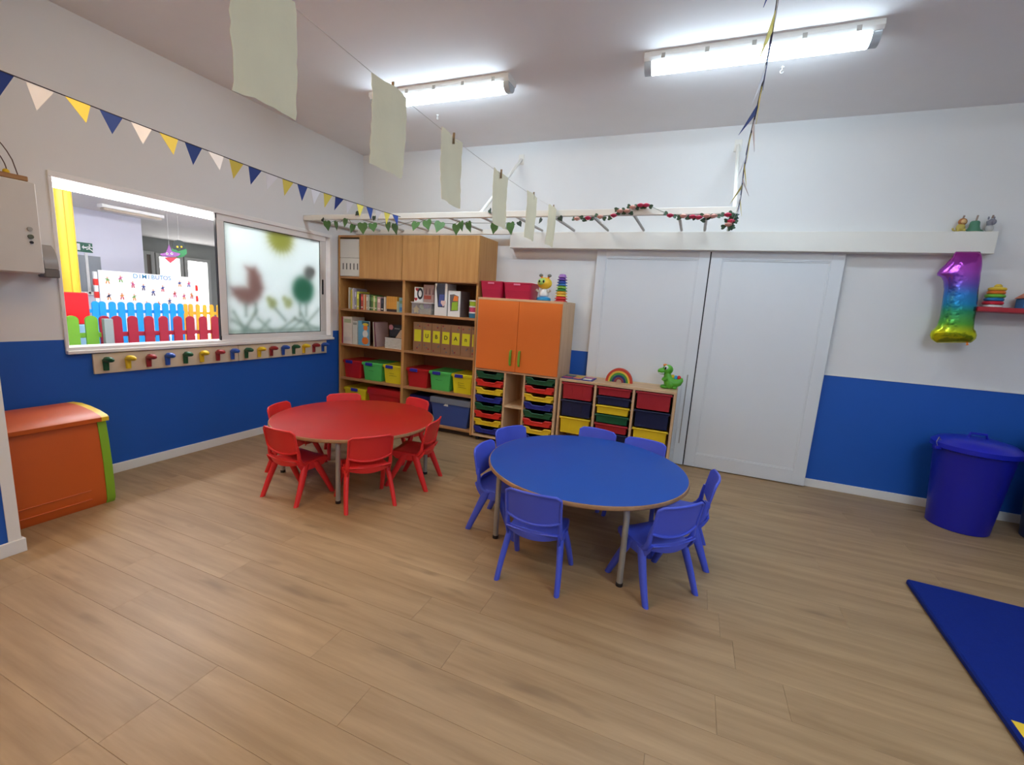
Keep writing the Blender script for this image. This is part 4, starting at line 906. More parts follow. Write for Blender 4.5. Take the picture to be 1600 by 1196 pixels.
bunting('second flag bunting seen edge on, running overhead to the ladder corner', rf, ys2, ['yellow', 'blue', 'white'], lambda k: random.choice((-0.5, -0.25, 0.0, 0.2, 0.45)), (4.07, -2.2, 2.2))
# ------------------------------------------------------------------ hanging sheets of paper
PX = 2.77
sfn = lambda y: (PX, y, 2.245-0.045*math.sin(PI*min(1, max(0, (y+3.75)/2.85))))
tag(MB().tube([sfn(y) for y in np.linspace(-4.1, -0.915, 50)], 0.0012, 5).build('string', mat('string_white', (206, 200, 194), 0.7)), 'thin white string carrying the hanging paper sheets', 'string')
paperm = mat('handmade_paper', (234, 222, 188), 0.8, var=0.10, scale=7, bump=0.15, bscale=60)
for k, yc in enumerate((-3.617, -3.09, -2.628, -2.067, -1.495, -1.02)):
    rnd = random.Random(k+3); zt = sfn(yc)[2]; nr, nc = 15, 8; G = []
    ph = rnd.random()*6
    for i in range(nr):
        row = []
        for j in range(nc):
            u = j/(nc-1)-0.5; v = i/(nr-1); edge = (0.004*rnd.uniform(-1, 1) if j in (0, nc-1) else 0); eb = 0.004*rnd.uniform(-1, 1) if i in (0, nr-1) else 0
            row.append((PX+0.004+0.008*math.sin(3*v+ph)*v+0.006*math.sin(u*5+ph), yc+u*0.205*(1-0.05*v)+edge+0.02*(0.5-v)*(0.3 if k % 2 else -0.3), zt+0.006-0.305*v+eb))
        G.append(row)
    nm = ['nearest and largest looking, cut by the top edge', 'second from the viewer, overlapping a ceiling light', 'third from the viewer', 'fourth from the viewer, before the diagonal stay', 'fifth from the viewer, over the door rail', 'furthest from the viewer, by the ladder rail'][k]
    tag(MB().shell(G, 0.0012).build('paper_sheet', paperm, angle=60), 'cream handmade paper sheet hung on string, '+nm, 'paper', 'hanging paper sheets')
    mb = MB(); yp = yc+0.012
    for s in (-1, 1): mb.box((PX+0.005+s*0.0032-0.0022, yp-0.0028, zt-0.026), (PX+0.005+s*0.0032+0.0022, yp+0.0028, zt+0.024), 0.0008)
    tag(mb.build('clothes_peg', mat('peg_wood', (150, 122, 86), 0.6)), 'small wooden clothes peg holding the %s paper sheet' % ORD[k], 'clothes peg', 'clothes pegs')
# ------------------------------------------------------------------ toy chest
ch = thing('toy_chest', 'orange and green plastic toy chest with curved lid by the left wall', 'toy chest', (0.28, -3.38, 0))
y0, y1 = -3.82, -2.985; ochest = mat('chest_orange', (206, 92, 28), 0.42, var=0.04); gch = mat('chest_green', (132, 178, 40), 0.42); yl = mat('chest_yellow', (232, 196, 40), 0.42)
prof = [(0.03, 0.0), (0.515, 0.0), (0.530, 0.03), (0.531, 0.12), (0.526, 0.28), (0.514, 0.42), (0.498, 0.545), (0.03, 0.545)]
MB().prism([(0.04, 0.0), (0.510, 0.0), (0.524, 0.03), (0.525, 0.12), (0.520, 0.28), (0.508, 0.42), (0.492, 0.542), (0.04, 0.542)], 'y', y0+0.03, y1-0.045).build('chest_body', ochest, ch)
for a, b in ((y0, y0+0.03), (y1-0.045, y1)): MB().prism(prof, 'y', a, b).build('end_panel', gch, ch)
MB().box((0.30, y0+0.10, 0.055), (0.5305, y1-0.12, 0.062), 0.002).build('front_rib', ochest, ch)
MB().box((0.30, y0+0.10, 0.115), (0.530, y1-0.12, 0.120), 0.002).build('front_rib', ochest, ch)
top = [(0.03, 0.575), (0.05, 0.598), (0.12, 0.616), (0.22, 0.622), (0.32, 0.617), (0.42, 0.604), (0.50, 0.586), (0.518, 0.575), (0.516, 0.549), (0.03, 0.549)]
MB().prism(top, 'y', y0+0.02, y1-0.030).build('lid', ochest, ch)
for a, b in ((y0-0.006, y0+0.02), (y1-0.030, y1+0.008)): MB().prism(top, 'y', a, b).build('lid_trim', yl, ch)
# ------------------------------------------------------------------ white wall cabinet, bead maze, dispenser
wc = thing('wall_cabinet', 'white wall cabinet with round lock at the upper left edge', 'cabinet', (0.1, -3.28, 1.446))
MB().box((0.0, -3.50, 1.446), (0.19, -3.085, 1.982), 0.012).build('cabinet_body', mat('cabinet_white', (206, 202, 196), 0.5), wc)
d = MB().box((0.1905, -3.49, 1.452), (0.204, -3.08, 1.978), 0.006).build('cabinet_door', mat('cabinet_white', (206, 202, 196), 0.5), wc)
for px, py, r, m in ((46, 358, 0.012, greym), (47.5, 370, 0.013, mat('lock_green', (90, 94, 76), 0.4)), (49, 379, 0.008, dark)):
    q = W(px, py, 'x', 0.205); MB().tube([(0.204, q[1], q[2]), (0.214, q[1], q[2])], r, 12).build('lock', m, d)
bmz = thing('bead_maze', 'wire bead maze toy with wooden base on the white cabinet', 'toy', (0.12, -3.2, 1.9825))
z = 1.983
MB().box((0.03, -3.42, z), (0.18, -3.100, z+0.028), 0.003).build('base', wood('maze_base', (176, 130, 80), (140, 96, 56), 0.5, axis=1), bmz)
wr = mat('maze_wire', (92, 62, 50), 0.4)
def arc(ya, yb, hgt, x, sk=0.0): return [(x+sk*math.sin(PI*t), ya+(yb-ya)*t, z+0.026+hgt*math.sin(PI*t)**0.6) for t in np.linspace(0, 1, 16)]
for a in ((-3.40, -3.13, 0.215, 0.15, 0), (-3.36, -3.155, 0.15, 0.11, 0.03), (-3.30, -3.19, 0.20, 0.07, -0.02), (-3.38, -3.20, 0.12, 0.05, 0.04)): MB().tube(arc(*a), 0.0028, 6).build('wire', wr, bmz)
for y, x, m in ((-3.166, 0.114, 'mustard'), (-3.215, 0.075, 'mustard'), (-3.33, 0.12, 'red')): MB().ball((x, y, z+0.042), 0.016, 12, 8).build('bead', PAL[m], bmz)
ds = thing('dispenser', 'grey soap dispenser on the wall between cabinet and window', 'dispenser', (0.05, -2.995, 1.43))
MB().box((0.0, -3.035, 1.43), (0.085, -2.958, 1.485), 0.006).build('dispenser_base', mat('disp_grey', (110, 104, 100), 0.4), ds)
R = []
for i in range(8):
    a = i/7; zz = 1.4855+0.15*a; d_ = 0.085*math.sqrt(max(0.05, 1-a**2.2)); R.append([(0.0, -3.03, zz), (d_, -3.03, zz), (d_, -2.962, zz), (0.0, -2.962, zz)])
MB().rings(R).build('dispenser_cover', mat('disp_smoke', (150, 144, 140), 0.25), ds)
# ------------------------------------------------------------------ number one balloon
bo = [(430, 430, 605), (445, 418, 612), (470, 405, 615), (520, 355, 613), (560, 315, 609), (585, 298, 605), (600, 300, 603), (612, 330, 601), (640, 345, 598), (700, 350, 588), (760, 342, 583), (800, 336, 579), (850, 328, 571), (900, 320, 562), (960, 300, 555), (985, 280, 555), (1000, 256, 568), (1030, 246, 576), (1055, 250, 572), (1075, 275, 552), (1085, 292, 538)]
R = []; BY = -0.16
for i, (yy_, a, b) in enumerate(bo):
    p, q = W(1400+a/4.6, 300+yy_/4.6, 'y', BY), W(1400+b/4.6, 300+yy_/4.6, 'y', BY); k = i/(len(bo)-1)
    dep = 0.062*min(1, (0.10+min(k, 1-k)*6)); hw = (q[0]-p[0])/2; cx = (q[0]+p[0])/2; cz = (q[2]+p[2])/2; tz = (q[2]-p[2])/2; n = 24; ring = []
    for j in range(n):
        an = 2*PI*j/n; cs, sn = math.cos(an), math.sin(an); x = math.copysign(abs(cs)**0.8, cs); ring.append((cx+hw*x, BY+min(dep, hw)*math.copysign(abs(sn)**0.85, sn), cz+tz*x))
    R.append(ring)
mb = MB().rings(R[::-1])
bm_ = bpy.data.materials.new('foil_rainbow'); bm_.use_nodes = True; N = bm_.node_tree.nodes; L = bm_.node_tree.links; b = N['Principled BSDF']
tc = N.new('ShaderNodeTexCoord'); sp = N.new('ShaderNodeSeparateXYZ'); L.new(tc.outputs['Generated'], sp.inputs[0]); rp = N.new('ShaderNodeValToRGB'); L.new(sp.outputs['Z'], rp.inputs[0]); L.new(rp.outputs[0], b.inputs['Base Color'])
stops = [(0.0, (226, 214, 30)), (0.13, (206, 214, 30)), (0.22, (96, 176, 60)), (0.36, (50, 150, 110)), (0.44, (40, 140, 190)), (0.55, (60, 130, 206)), (0.64, (110, 90, 190)), (0.78, (176, 80, 200)), (1.0, (170, 50, 150))]
while len(rp.color_ramp.elements) < len(stops): rp.color_ramp.elements.new(0.5)
for e_, (p, c) in zip(rp.color_ramp.elements, stops): e_.position = p; e_.color = (*lin(c), 1)
b.inputs['Metallic'].default_value = 0.75; b.inputs['Roughness'].default_value = 0.22
nz = N.new('ShaderNodeTexNoise'); nz.inputs['Scale'].default_value = 14; bpn = N.new('ShaderNodeBump'); bpn.inputs['Strength'].default_value = 0.5; bpn.inputs['Distance'].default_value = 0.02; L.new(tc.outputs['Object'], nz.inputs['Vector']); L.new(nz.outputs['Fac'], bpn.inputs['Height']); L.new(bpn.outputs[0], b.inputs['Normal'])
q = W(1500, 470, 'y', BY); bt = thing('foil_balloon', 'shiny rainbow foil balloon shaped like the number one', 'balloon', (q[0], BY, q[2]-0.3))
mb.build('balloon_body', bm_, bt, angle=70)
ex = W(1511, 537, 'y', BY); MB().tube([tuple(ex+np.array([0, 0, 0.02])), tuple(ex), tuple(ex-np.array([-0.004, 0, 0.012]))], [0.012, 0.005, 0.009], 8).build('filling_neck', PAL['orange'], bt)
tp = W(1520, 395, 'y', BY); MB().tube([tuple(tp), (tp[0], -0.125, DT+0.02), (tp[0], -0.1215, DT+0.05)], 0.0015, 5).build('ribbon', white, bt)
# ------------------------------------------------------------------ red wall shelf with toys
rs_ = tag(box('wall_shelf', (5.855, -0.22, 1.622), (6.75, -0.001, 1.655), mat('shelf_red', (176, 30, 44), 0.4), ch=0.003), 'narrow red wall shelf beside the balloon', 'shelf')
SZ = 1.6555; cx = float(W(1552, 474, 'y', -0.12)[0]); cy = -0.12
t = thing('ring_stacker', 'ring stacking toy with coloured rings on the red shelf', 'toy', (cx, cy, SZ))
MB().lathe([(0.045, 0.0005), (0.052, 0.006), (0.048, 0.018), (0.02, 0.024)], (cx, cy, SZ), 20).build('base', white, t)
MB().tube([(cx, cy, SZ+0.022), (cx+0.003, cy, SZ+0.13)], 0.010, 10).build('post', white, t)
zz = SZ+0.034
for k, (r, c) in enumerate(((0.060, (206, 40, 60)), (0.056, (30, 120, 180)), (0.058, (120, 190, 60)), (0.052, (230, 120, 40)), (0.052, (232, 196, 60)))):
    n = 20; px_ = cx+0.002*k-0.004; mb = MB(); Rg = []
    for i in range(n):
        a = 2*PI*i/n; Rg.append([(px_+(r-0.013+0.0125*math.cos(b2))*math.cos(a), cy+(r-0.013+0.0125*math.cos(b2))*math.sin(a), zz+0.0125*math.sin(b2)) for b2 in np.linspace(0, 2*PI, 8, endpoint=False)])
    Rg.append(Rg[0]); mb.rings(Rg, False, False); mb.build('ring', mat('ring_%d' % k, c, 0.4), t); zz += 0.0255
MB().lathe([(0.022, -0.010), (0.022, 0.0), (0.012, 0.010)], (cx+0.006, cy, zz), 14).build('ring_top', mat('ring_4', (232, 196, 60), 0.4), t)
hx = float(W(1592, 478, 'y', -0.12)[0])
t = thing('toy_house', 'blue toy house with orange roof at the right end of shelf', 'toy', (hx+0.06, -0.12, SZ))
MB().box((hx, -0.17, SZ+0.0005), (hx+0.12, -0.07, SZ+0.075), 0.004).build('house_body', mat('house_blue', (50, 110, 170), 0.45), t)
MB().prism([(hx-0.008, SZ+0.0755), (hx+0.128, SZ+0.0755), (hx+0.06, SZ+0.135)], 'y', -0.18, -0.06).build('house_roof', mat('house_roof', (206, 110, 80), 0.45), t)
# ------------------------------------------------------------------ animal figures on the rail cover
BZ = 2.2055
def fig(px, label, bodyc, kind):
    cx = float(W(px, 355, 'y', -0.06)[0]); cy = -0.06; t = thing('animal_figure', label, 'figurine', (cx, cy, BZ), 'animal candle holders'); m = mat('fig_'+kind, bodyc, 0.5, var=0.12, scale=20)
    MB().lathe([(0.034, 0.0005), (0.036, 0.003), (0.034, 0.006)], (cx, cy, BZ), 16).build('base', mat('fig_base', (206, 196, 170), 0.5), t)
    mb = MB()
    if kind == 'lion':
        mb.ball((cx, cy, BZ+0.036), (0.028, 0.024, 0.032)); [mb.ball((cx+s*0.018, cy-0.016, BZ+0.016), (0.010, 0.012, 0.012), 8, 6) for s in (-1, 1)]; mb.tube([(cx-0.025, cy, BZ+0.012), (cx-0.042, cy, BZ+0.018), (cx-0.045, cy, BZ+0.032)], [0.006, 0.005, 0.007], 6); mb.build('body', m, t, angle=60)
        MB().ball((cx+0.004, cy-0.004, BZ+0.078), (0.028, 0.018, 0.027)).build('mane', mat('fig_mane', (170, 104, 56), 0.6), t)
        MB().ball((cx+0.004, cy-0.018, BZ+0.078), (0.017, 0.012, 0.017)).build('face', mat('fig_face', (220, 176, 120), 0.5), t)
    elif kind == 'green':
        mb.lathe([(0.038, 0.006), (0.036, 0.024), (0.030, 0.045), (0.028, 0.074), (0.022, 0.083), (0.010, 0.085)], (cx, cy, BZ), 14); mb.tube([(cx+0.025, cy, BZ+0.018), (cx+0.05, cy, BZ+0.012), (cx+0.062, cy, BZ+0.008)], [0.012, 0.007, 0.003], 8); mb.tube([(cx-0.022, cy, BZ+0.035), (cx-0.04, cy, BZ+0.014)], [0.01, 0.007], 8); mb.build('body', m, t, angle=60)
    else:
        mb.ball((cx, cy, BZ+0.03), (0.026, 0.022, 0.028)); mb.build('body', mat('fig_pale', (190, 188, 186), 0.5), t)
        mb = MB(); mb.tube([(cx, cy, BZ+0.05), (cx-0.004, cy, BZ+0.075), (cx+0.01, cy-0.01, BZ+0.090)], [0.018, 0.020, 0.014], 10); mb.ball((cx+0.014, cy-0.012, BZ+0.074), (0.014, 0.016, 0.020)); [mb.ball((cx+s*0.016, cy, BZ+0.104), (0.006, 0.005, 0.012), 8, 6) for s in (-1, 1)]; mb.build('head', m, t, angle=60)
    ct = BZ+{'lion': 0.104, 'green': 0.083, 'zebra': 0.104}[kind]
    MB().tube([(cx+0.004, cy, ct), (cx+0.008, cy, ct+0.02+(0.022 if kind == 'green' else 0))], 0.006, 8).build('candle', mat('fig_candle', (150, 130, 116), 0.6), t)
fig(1501, 'small lion figure with brown mane on the door rail', (200, 180, 90), 'lion'); fig(1522, 'small green figure with candle on the door rail', (78, 132, 104), 'green'); fig(1546, 'small grey eared animal figure on the door rail', (130, 128, 138), 'zebra')
# ------------------------------------------------------------------ bins
def bin_(cx, cy, m, ml, label, s=1.0):
    t = thing('waste_bin', label, 'bin', (cx, cy, 0), 'lidded bins')
    MB().lathe([(0.174*s, 0.0), (0.180*s, 0.004), (0.226*s, 0.60*s), (0.232*s, 0.622*s)], (cx, cy, 0), 40).build('bin_body', m, t)
    MB().lathe([(0.235*s, 0.600*s), (0.250*s, 0.606*s), (0.250*s, 0.640*s), (0.238*s, 0.650*s), (0.21*s, 0.672*s), (0.12*s, 0.694*s), (0.02*s, 0.698*s)], (cx, cy, 0), 40).build('bin_lid', ml, t)
    MB().tube([(cx-0.055, cy, 0.692*s), (cx-0.045, cy, 0.728*s), (cx+0.045, cy, 0.728*s), (cx+0.055, cy, 0.692*s)], 0.010, 8).build('lid_handle', ml, t)
    for a in (PI*1.08, -0.35):
        ex, ey = cx+0.252*s*math.cos(a), cy+0.252*s*math.sin(a); tx, ty = -math.sin(a), math.cos(a)
        MB().box((ex-0.024, ey-0.024, 0.585*s), (ex+0.024, ey+0.024, 0.612*s), 0.006).build('side_grip', m, t)
        MB().tube([(ex, ey, 0.61*s), (ex+0.012*math.cos(a), ey+0.012*math.sin(a), 0.64*s), (ex, ey, 0.68*s), (ex-0.012*math.cos(a), ey-0.012*math.sin(a), 0.66*s)], 0.004, 6).build('clasp', mat('clasp_metal', (200, 200, 204), 0.25, metal=0.9), t)
binm = mat('bin_blue', (22, 26, 158), 0.35); binl = mat('bin_lid_blue', (26, 34, 176), 0.3)
bin_(5.975, -0.335, binm, binl, 'royal blue round bin with clasped lid by the right wall')
bin_(6.56, -0.33, mat('bin_dark', (16, 44, 100), 0.45), mat('bin_dark', (16, 44, 100), 0.45), 'dark blue bin cut off by the right edge of view', 1.12)
# ------------------------------------------------------------------ floor mat
mt = thing('play_mat', 'blue foam play mat with yellow patch lying at lower right', 'mat', (6.05, -2.5, 0))
MB().box((5.235, -3.45, 0.0005), (6.75, -1.528, 0.035), 0.008).build('mat_body', mat('mat_blue', (8, 36, 122), 0.8, var=0.1, scale=40, bump=0.4, bscale=240, spec=0.2), mt)
MB().box((5.247, -2.66, 0.0352), (5.345, -2.537, 0.0375), 0.0009).build('patch', mat('mat_yellow', (240, 200, 50), 0.6), mt)
mt.rotation_euler = (0, 0, math.radians(-3.1)); mt.location.x -= 0.043; mt.location.y -= 0.041
# ------------------------------------------------------------------ the room beyond the window
NX0, NX1, NY0, NY1, NH = -9.6, -T, -4.6, 5.6, 2.63
nfl = mat('play_floor', (206, 206, 206), 0.5, var=0.2, scale=2.0)
tag(box('floor_beyond', (NX0, NY0, -0.1), (NX1, NY1, 0), nfl), 'light floor of the room beyond the window', kind='structure')
tag(box('ceiling_beyond', (NX0, NY0, NH), (NX1, NY1, NH+0.1), mat('ceiling_beyond_paint', (214, 210, 206), 0.8)), 'ceiling of the room beyond the window', kind='structure')
wlb = mat('wall_beyond_paint', (226, 226, 238), 0.75, var=0.01)
tag(box('wall_beyond_end', (NX0, NY0-0.1, 0), (NX1, NY0, NH), wlb), 'end wall of the room beyond', kind='structure')
tag(box('wall_beyond_right', (NX0, NY1, 0), (NX1, NY1+0.1, NH), wlb), 'far right wall of the room beyond', kind='structure')
tag(box('wall_beyond_deep', (NX0-0.1, NY0, 0), (NX0, NY1, NH), mat('wall_deep_shaded', (150, 154, 148), 0.75)), 'deep wall of the room beyond, coloured grey for its shade', kind='structure')  # shadow above the doors is put into the wall colour
tag(box('wall_beyond_side', (-T, T, 0), (-T+0.02, NY1, NH), wlb), 'side wall of the room beyond', kind='structure')
X6 = -6.0
w2 = lambda x, y: (60+x/3.987, 260+y/3.987)
ye = float(W(*w2(650, 500), 'x', X6)[1])
tag(box('wall_beyond_white', (X6-0.15, NY0, 0), (X6, ye, NH), wlb), 'bright white wall with exit sign in the room beyond', kind='structure')
# window in the white wall
q0, q1, q2_, q3 = W(*w2(225, 545), 'x', X6), W(*w2(403, 785), 'x', X6), W(*w2(285, 560), 'x', X6), W(*w2(303, 560), 'x', X6)
wz0, wz1 = float(q1[2]), float(W(*w2(300, 556), 'x', X6)[2])
wt = thing('window_2', 'grey glazed window in the white wall of the room beyond', None, (X6, (q0[1]+q1[1])/2, wz0)); tag(wt, kind='structure')
for a, b in ((q0[1]-0.25, q2_[1]), (q3[1], q1[1])): MB().box((X6+0.001, a, wz0), (X6+0.012, b, wz1)).build('pane', mat('grey_pane', (150, 156, 160), 0.3), wt, smooth=False)
MB().box((X6+0.001, q2_[1], wz0-0.04), (X6+0.03, q3[1], wz1+0.04), 0.004).build('mullion', trimw, wt)
MB().box((X6+0.001, q0[1]-0.25, wz0-0.06), (X6+0.03, q1[1]+0.04, wz0), 0.004).build('window_frame', trimw, wt)
# exit sign
a, b = W(*w2(233, 482), 'x', X6+0.02), W(*w2(340, 528), 'x', X6+0.02)
ex = thing('exit_sign', 'green emergency exit sign with arrow and running figure', 'sign', (X6+0.01, (a[1]+b[1])/2, min(a[2], b[2]))); sy0, sy1 = float(a[1]), float(b[1]); sh = 0.16; sz = float((a[2]+b[2])/2)-sh/2
MB().box((X6+0.001, sy0, sz), (X6+0.018, sy1, sz+sh), 0.002).build('sign_plate', mat('sign_green', (20, 92, 66), 0.4), ex)
w = sy1-sy0; mb = MB(); X = X6+0.0185
mb.prism([(sy0+0.06*w, sz+0.025), (sy0+0.24*w, sz+0.025), (sy0+0.24*w, sz+0.135), (sy0+0.06*w, sz+0.135)], 'x', X, X+0.001)
mb.prism([(sy0+0.34*w, sz+0.08), (sy0+0.46*w, sz+0.12), (sy0+0.46*w, sz+0.092), (sy0+0.62*w, sz+0.092), (sy0+0.62*w, sz+0.068), (sy0+0.46*w, sz+0.068), (sy0+0.46*w, sz+0.04)], 'x', X, X+0.001)
def bar(mb, p, q, r, x0, x1):
    p = Vector(p); q = Vector(q); d = (q-p).normalized()*r; n = Vector((-d.y, d.x)); mb.prism([tuple(p+n), tuple(p-n), tuple(q-n), tuple(q+n)], 'x', x0, x1)
fx = sy0+0.82*w
for p, q in (((fx, sz+0.105), (fx-0.01, sz+0.065)), ((fx-0.01, sz+0.065), (fx-0.05, sz+0.05)), ((fx-0.01, sz+0.065), (fx+0.02, sz+0.045)), ((fx+0.02, sz+0.045), (fx+0.045, sz+0.02)), ((fx, sz+0.10), (fx-0.045, sz+0.085)), ((fx, sz+0.10), (fx+0.04, sz+0.09))): bar(mb, p, q, 0.008, X, X+0.001)
mb.prism([(fx+0.014*math.cos(k*PI/5), sz+0.127+0.014*math.sin(k*PI/5)) for k in range(10)], 'x', X, X+0.001)
mb.build('pictogram', white, ex, smooth=False)
# unlit batten
a, b = W(*w2(372, 252), 'z', NH-0.05), W(*w2(778, 325), 'z', NH-0.05)
lx = float((a[0]+b[0])/2); off = mat('unlit_diffuser', (196, 180, 160), 0.5)
t = thing('unlit_ceiling_light', 'unlit batten on the ceiling of the room beyond', 'ceiling light', (lx, float((a[1]+b[1])/2), NH))
MB().box((lx-0.07, float(a[1]), NH-0.05), (lx+0.07, float(b[1]), NH), 0.006).build('housing', white, t); MB().box((lx-0.06, float(a[1])+0.03, NH-0.09), (lx+0.06, float(b[1])-0.03, NH-0.0502), 0.012).build('diffuser', off, t)
# unseen lit battens, added to brighten the next room
EM2 = emis('added_next_room_diffuser', (246, 248, 255), LAMP2)
def lamp_y(name, label, x, y0, y1, z, grp):
    t = thing(name, label, 'ceiling light', (x, (y0+y1)/2, z), grp)
    MB().box((x-0.07, y0, z-0.045), (x+0.07, y1, z), 0.005).build('housing', white, t); MB().box((x-0.058, y0+0.04, z-0.085), (x+0.058, y1-0.04, z-0.0452), 0.01).build('diffuser', EM2, t)
lamp_y('ceiling_light', 'added unseen lit batten over the green fence', -1.0, -2.6, -1.3, NH, 'added battens in the next room')
lamp_y('ceiling_light', 'added unseen lit batten over the red fence', -1.0, -0.6, 0.7, NH, 'added battens in the next room')
lamp_y('ceiling_light', 'added unseen lit batten deeper in the play area', -3.3, -2.2, -0.9, NH, 'added battens in the next room')
lamp_y('ceiling_light', 'added unseen lit batten deepest in the play area', -3.3, 0.4, 1.7, NH, 'added battens in the next room')
t = thing('strip_light', 'bright strip light along the head of the open window', 'strip light', (-0.19, -2.3, 2.03))
MB().box((-0.185, -3.0, 2.078), (-0.125, -1.70, 2.15), 0.004).build('housing', white, t)
MB().box((-0.18, -2.98, 2.030), (-0.13, -1.72, 2.0775), 0.008).build('diffuser', emis('strip_diffuser', (255, 250, 244), 9.0), t)
# pipe, beam and doors of the deep part
XD = NX0
zc = float(W(*w2(880, 407), 'x', XD)[2])
tag(MB().tube([(XD+0.03, ye-0.6, zc), (XD+0.03, 5.5, zc+0.02)], 0.035, 8).build('pipe', mat('pipe_grey', (120, 122, 118), 0.5)), 'grey pipe along the deep wall near ceiling', 'pipe')
bright = emis('daylight_pane', (255, 255, 255), 3.2)
def deepdoor(n, label, xa, xb, yt, yb, pm):
    p, q = W(*w2(xa, yt), 'x', XD+0.02), W(*w2(xb, yb), 'x', XD+0.02); y0, y1, z1 = float(p[1]), float(q[1]), float(p[2]); z0 = 0.0
    t = thing('door_%d' % n, label, None, (XD+0.03, (y0+y1)/2, 0)); tag(t, kind='structure')
    mb = MB(); e = 0.09; fr = mat('door_frame_grey', (176, 178, 172), 0.5)
    mb.box((XD, y0-e, z0), (XD+0.06, y0, z1+e), 0.004); mb.box((XD, y1, z0), (XD+0.06, y1+e, z1+e), 0.004); mb.box((XD, y0, z1), (XD+0.06, y1, z1+e), 0.004); mb.build('door_frame', fr, t)
    MB().box((XD+0.005, y0, 0), (XD+0.02, y1, z1)).build('pane', pm, t, smooth=False)
    return y0, y1, z1
deepdoor(3, 'narrow dark doorway beside the white wall in the room beyond', 668, 705, 548, 700, mat('dim_glass', (120, 110, 100), 0.3))
deepdoor(4, 'bright daylit glass door in the middle of the deep wall', 748, 882, 562, 690, bright)
deepdoor(5, 'bright daylit glass door at the right of the deep wall', 925, 1052, 588, 700, bright)
# balloon-like yellow column
cyl = W(*w2(140, 400), 'x', -2.5); t = thing('column', 'round yellow padded column in the play area', 'column', (-2.5, float(cyl[1]), 0))
MB().lathe([(0.112, 0.0), (0.112, 2.62)], (-2.5, float(cyl[1]), 0), 28).build('column_pad', mat('column_yellow', (250, 206, 60), 0.4, var=0.03), t)
for a in np.linspace(0, 2*PI, 9)[:-1]: MB().box((-2.5+0.112*math.cos(a)-0.004, float(cyl[1])+0.112*math.sin(a)-0.004, 0.02), (-2.5+0.112*math.cos(a)+0.004, float(cyl[1])+0.112*math.sin(a)+0.004, 2.6)).build('pad_seam', mat('column_seam', (226, 176, 40), 0.5), t)
# red soft block
p, q = W(*w2(122, 782), 'x', -2.25), W(*w2(330, 985), 'x', -2.25)
rb = tag(MB().box((-2.34, float(p[1])-0.03, float(q[2])), (-2.25, float(q[1]), float(p[2])), 0.01).build('padded_board', mat('soft_red', (226, 24, 34), 0.45)), 'red padded board above the green fence', 'board')
tag(MB().box((-2.42, float(p[1])-0.5, 0.0), (-2.24, float(q[1])+0.02, float(q[2])-0.001), 0.01).build('soft_block', mat('soft_paleblue', (150, 196, 226), 0.5)), 'pale blue padded block under the red panel', 'block')
# picket fences
def fence(label, X, xs_px, py_top, m, zrails, pw, zb=0.0, th=0.02, ext=0.0, rails_px=None):
    ys = [float(W(*w2(x, py_top), 'x', X)[1]) for x in xs_px]; zt = float(np.mean([W(*w2(x, py_top), 'x', X)[2] for x in xs_px]))
    t = thing('picket_fence', label, 'fence', (X, (ys[0]+ys[-1])/2, zb), 'picket fences')
    for y in ys:
        n = 8; P = [(y-pw/2, zb), (y+pw/2, zb), (y+pw/2, zt-pw*0.45)]+[(y+pw/2*math.cos(a), zt-pw*0.45+pw*0.45*math.sin(a)) for a in np.linspace(0.2, PI-0.2, n)]+[(y-pw/2, zt-pw*0.45)]
        MB().prism(P, 'x', X, X+th).build('picket', m, t)
    for zr in zrails: MB().box((X-0.018, ys[0]-pw*0.8-ext, zr-0.025), (X-0.0005, ys[-1]+pw*0.8, zr+0.025), 0.004).build('fence_rail', m, t)
    return zt
dred = mat('fence_red', (158, 26, 44), 0.45); fgreen = mat('fence_green', (116, 172, 44), 0.45); fblue = mat('fence_blue', (14, 150, 232), 0.45); foran = mat('fence_orange', (252, 176, 50), 0.45)
zr = float(W(*w2(800, 1038), 'x', -2.0)[2])
fence('dark red picket fence just beyond the window', -2.0, (405, 480, 580, 682, 772, 862, 940, 1020, 1095, 1165, 1235, 1300), 933, dred, (zr, 0.35), 0.095)
fence('green picket fence left of the grey post beyond the window', -1.9, (90, 200, 322), 930, fgreen, (float(W(*w2(250, 1055), 'x', -1.9)[2]), 0.35), 0.105)
p, q = W(*w2(398, 950), 'x', -1.86), W(*w2(455, 950), 'x', -1.86)
tag(MB().box((-1.88, float(p[1]), 0), (-1.83, float(q[1]), float(p[2])), 0.004).build('fence_post', mat('post_grey', (150, 158, 150), 0.45)), 'grey square post between green and red fences', 'post')
zr = float(W(*w2(600, 905), 'x', -4.1)[2])
fence('sky blue picket fence behind the dark red fence', -4.1, (350, 392, 455, 512, 570, 625, 680, 732, 785, 832, 880), 848, fblue, (zr, 0.35), 0.085)
fence('orange yellow picket fence beside the sky blue one', -4.16, (912, 945, 990, 1032, 1075, 1118, 1160, 1205), 862, foran, (zr-0.02, 0.35), 0.065)
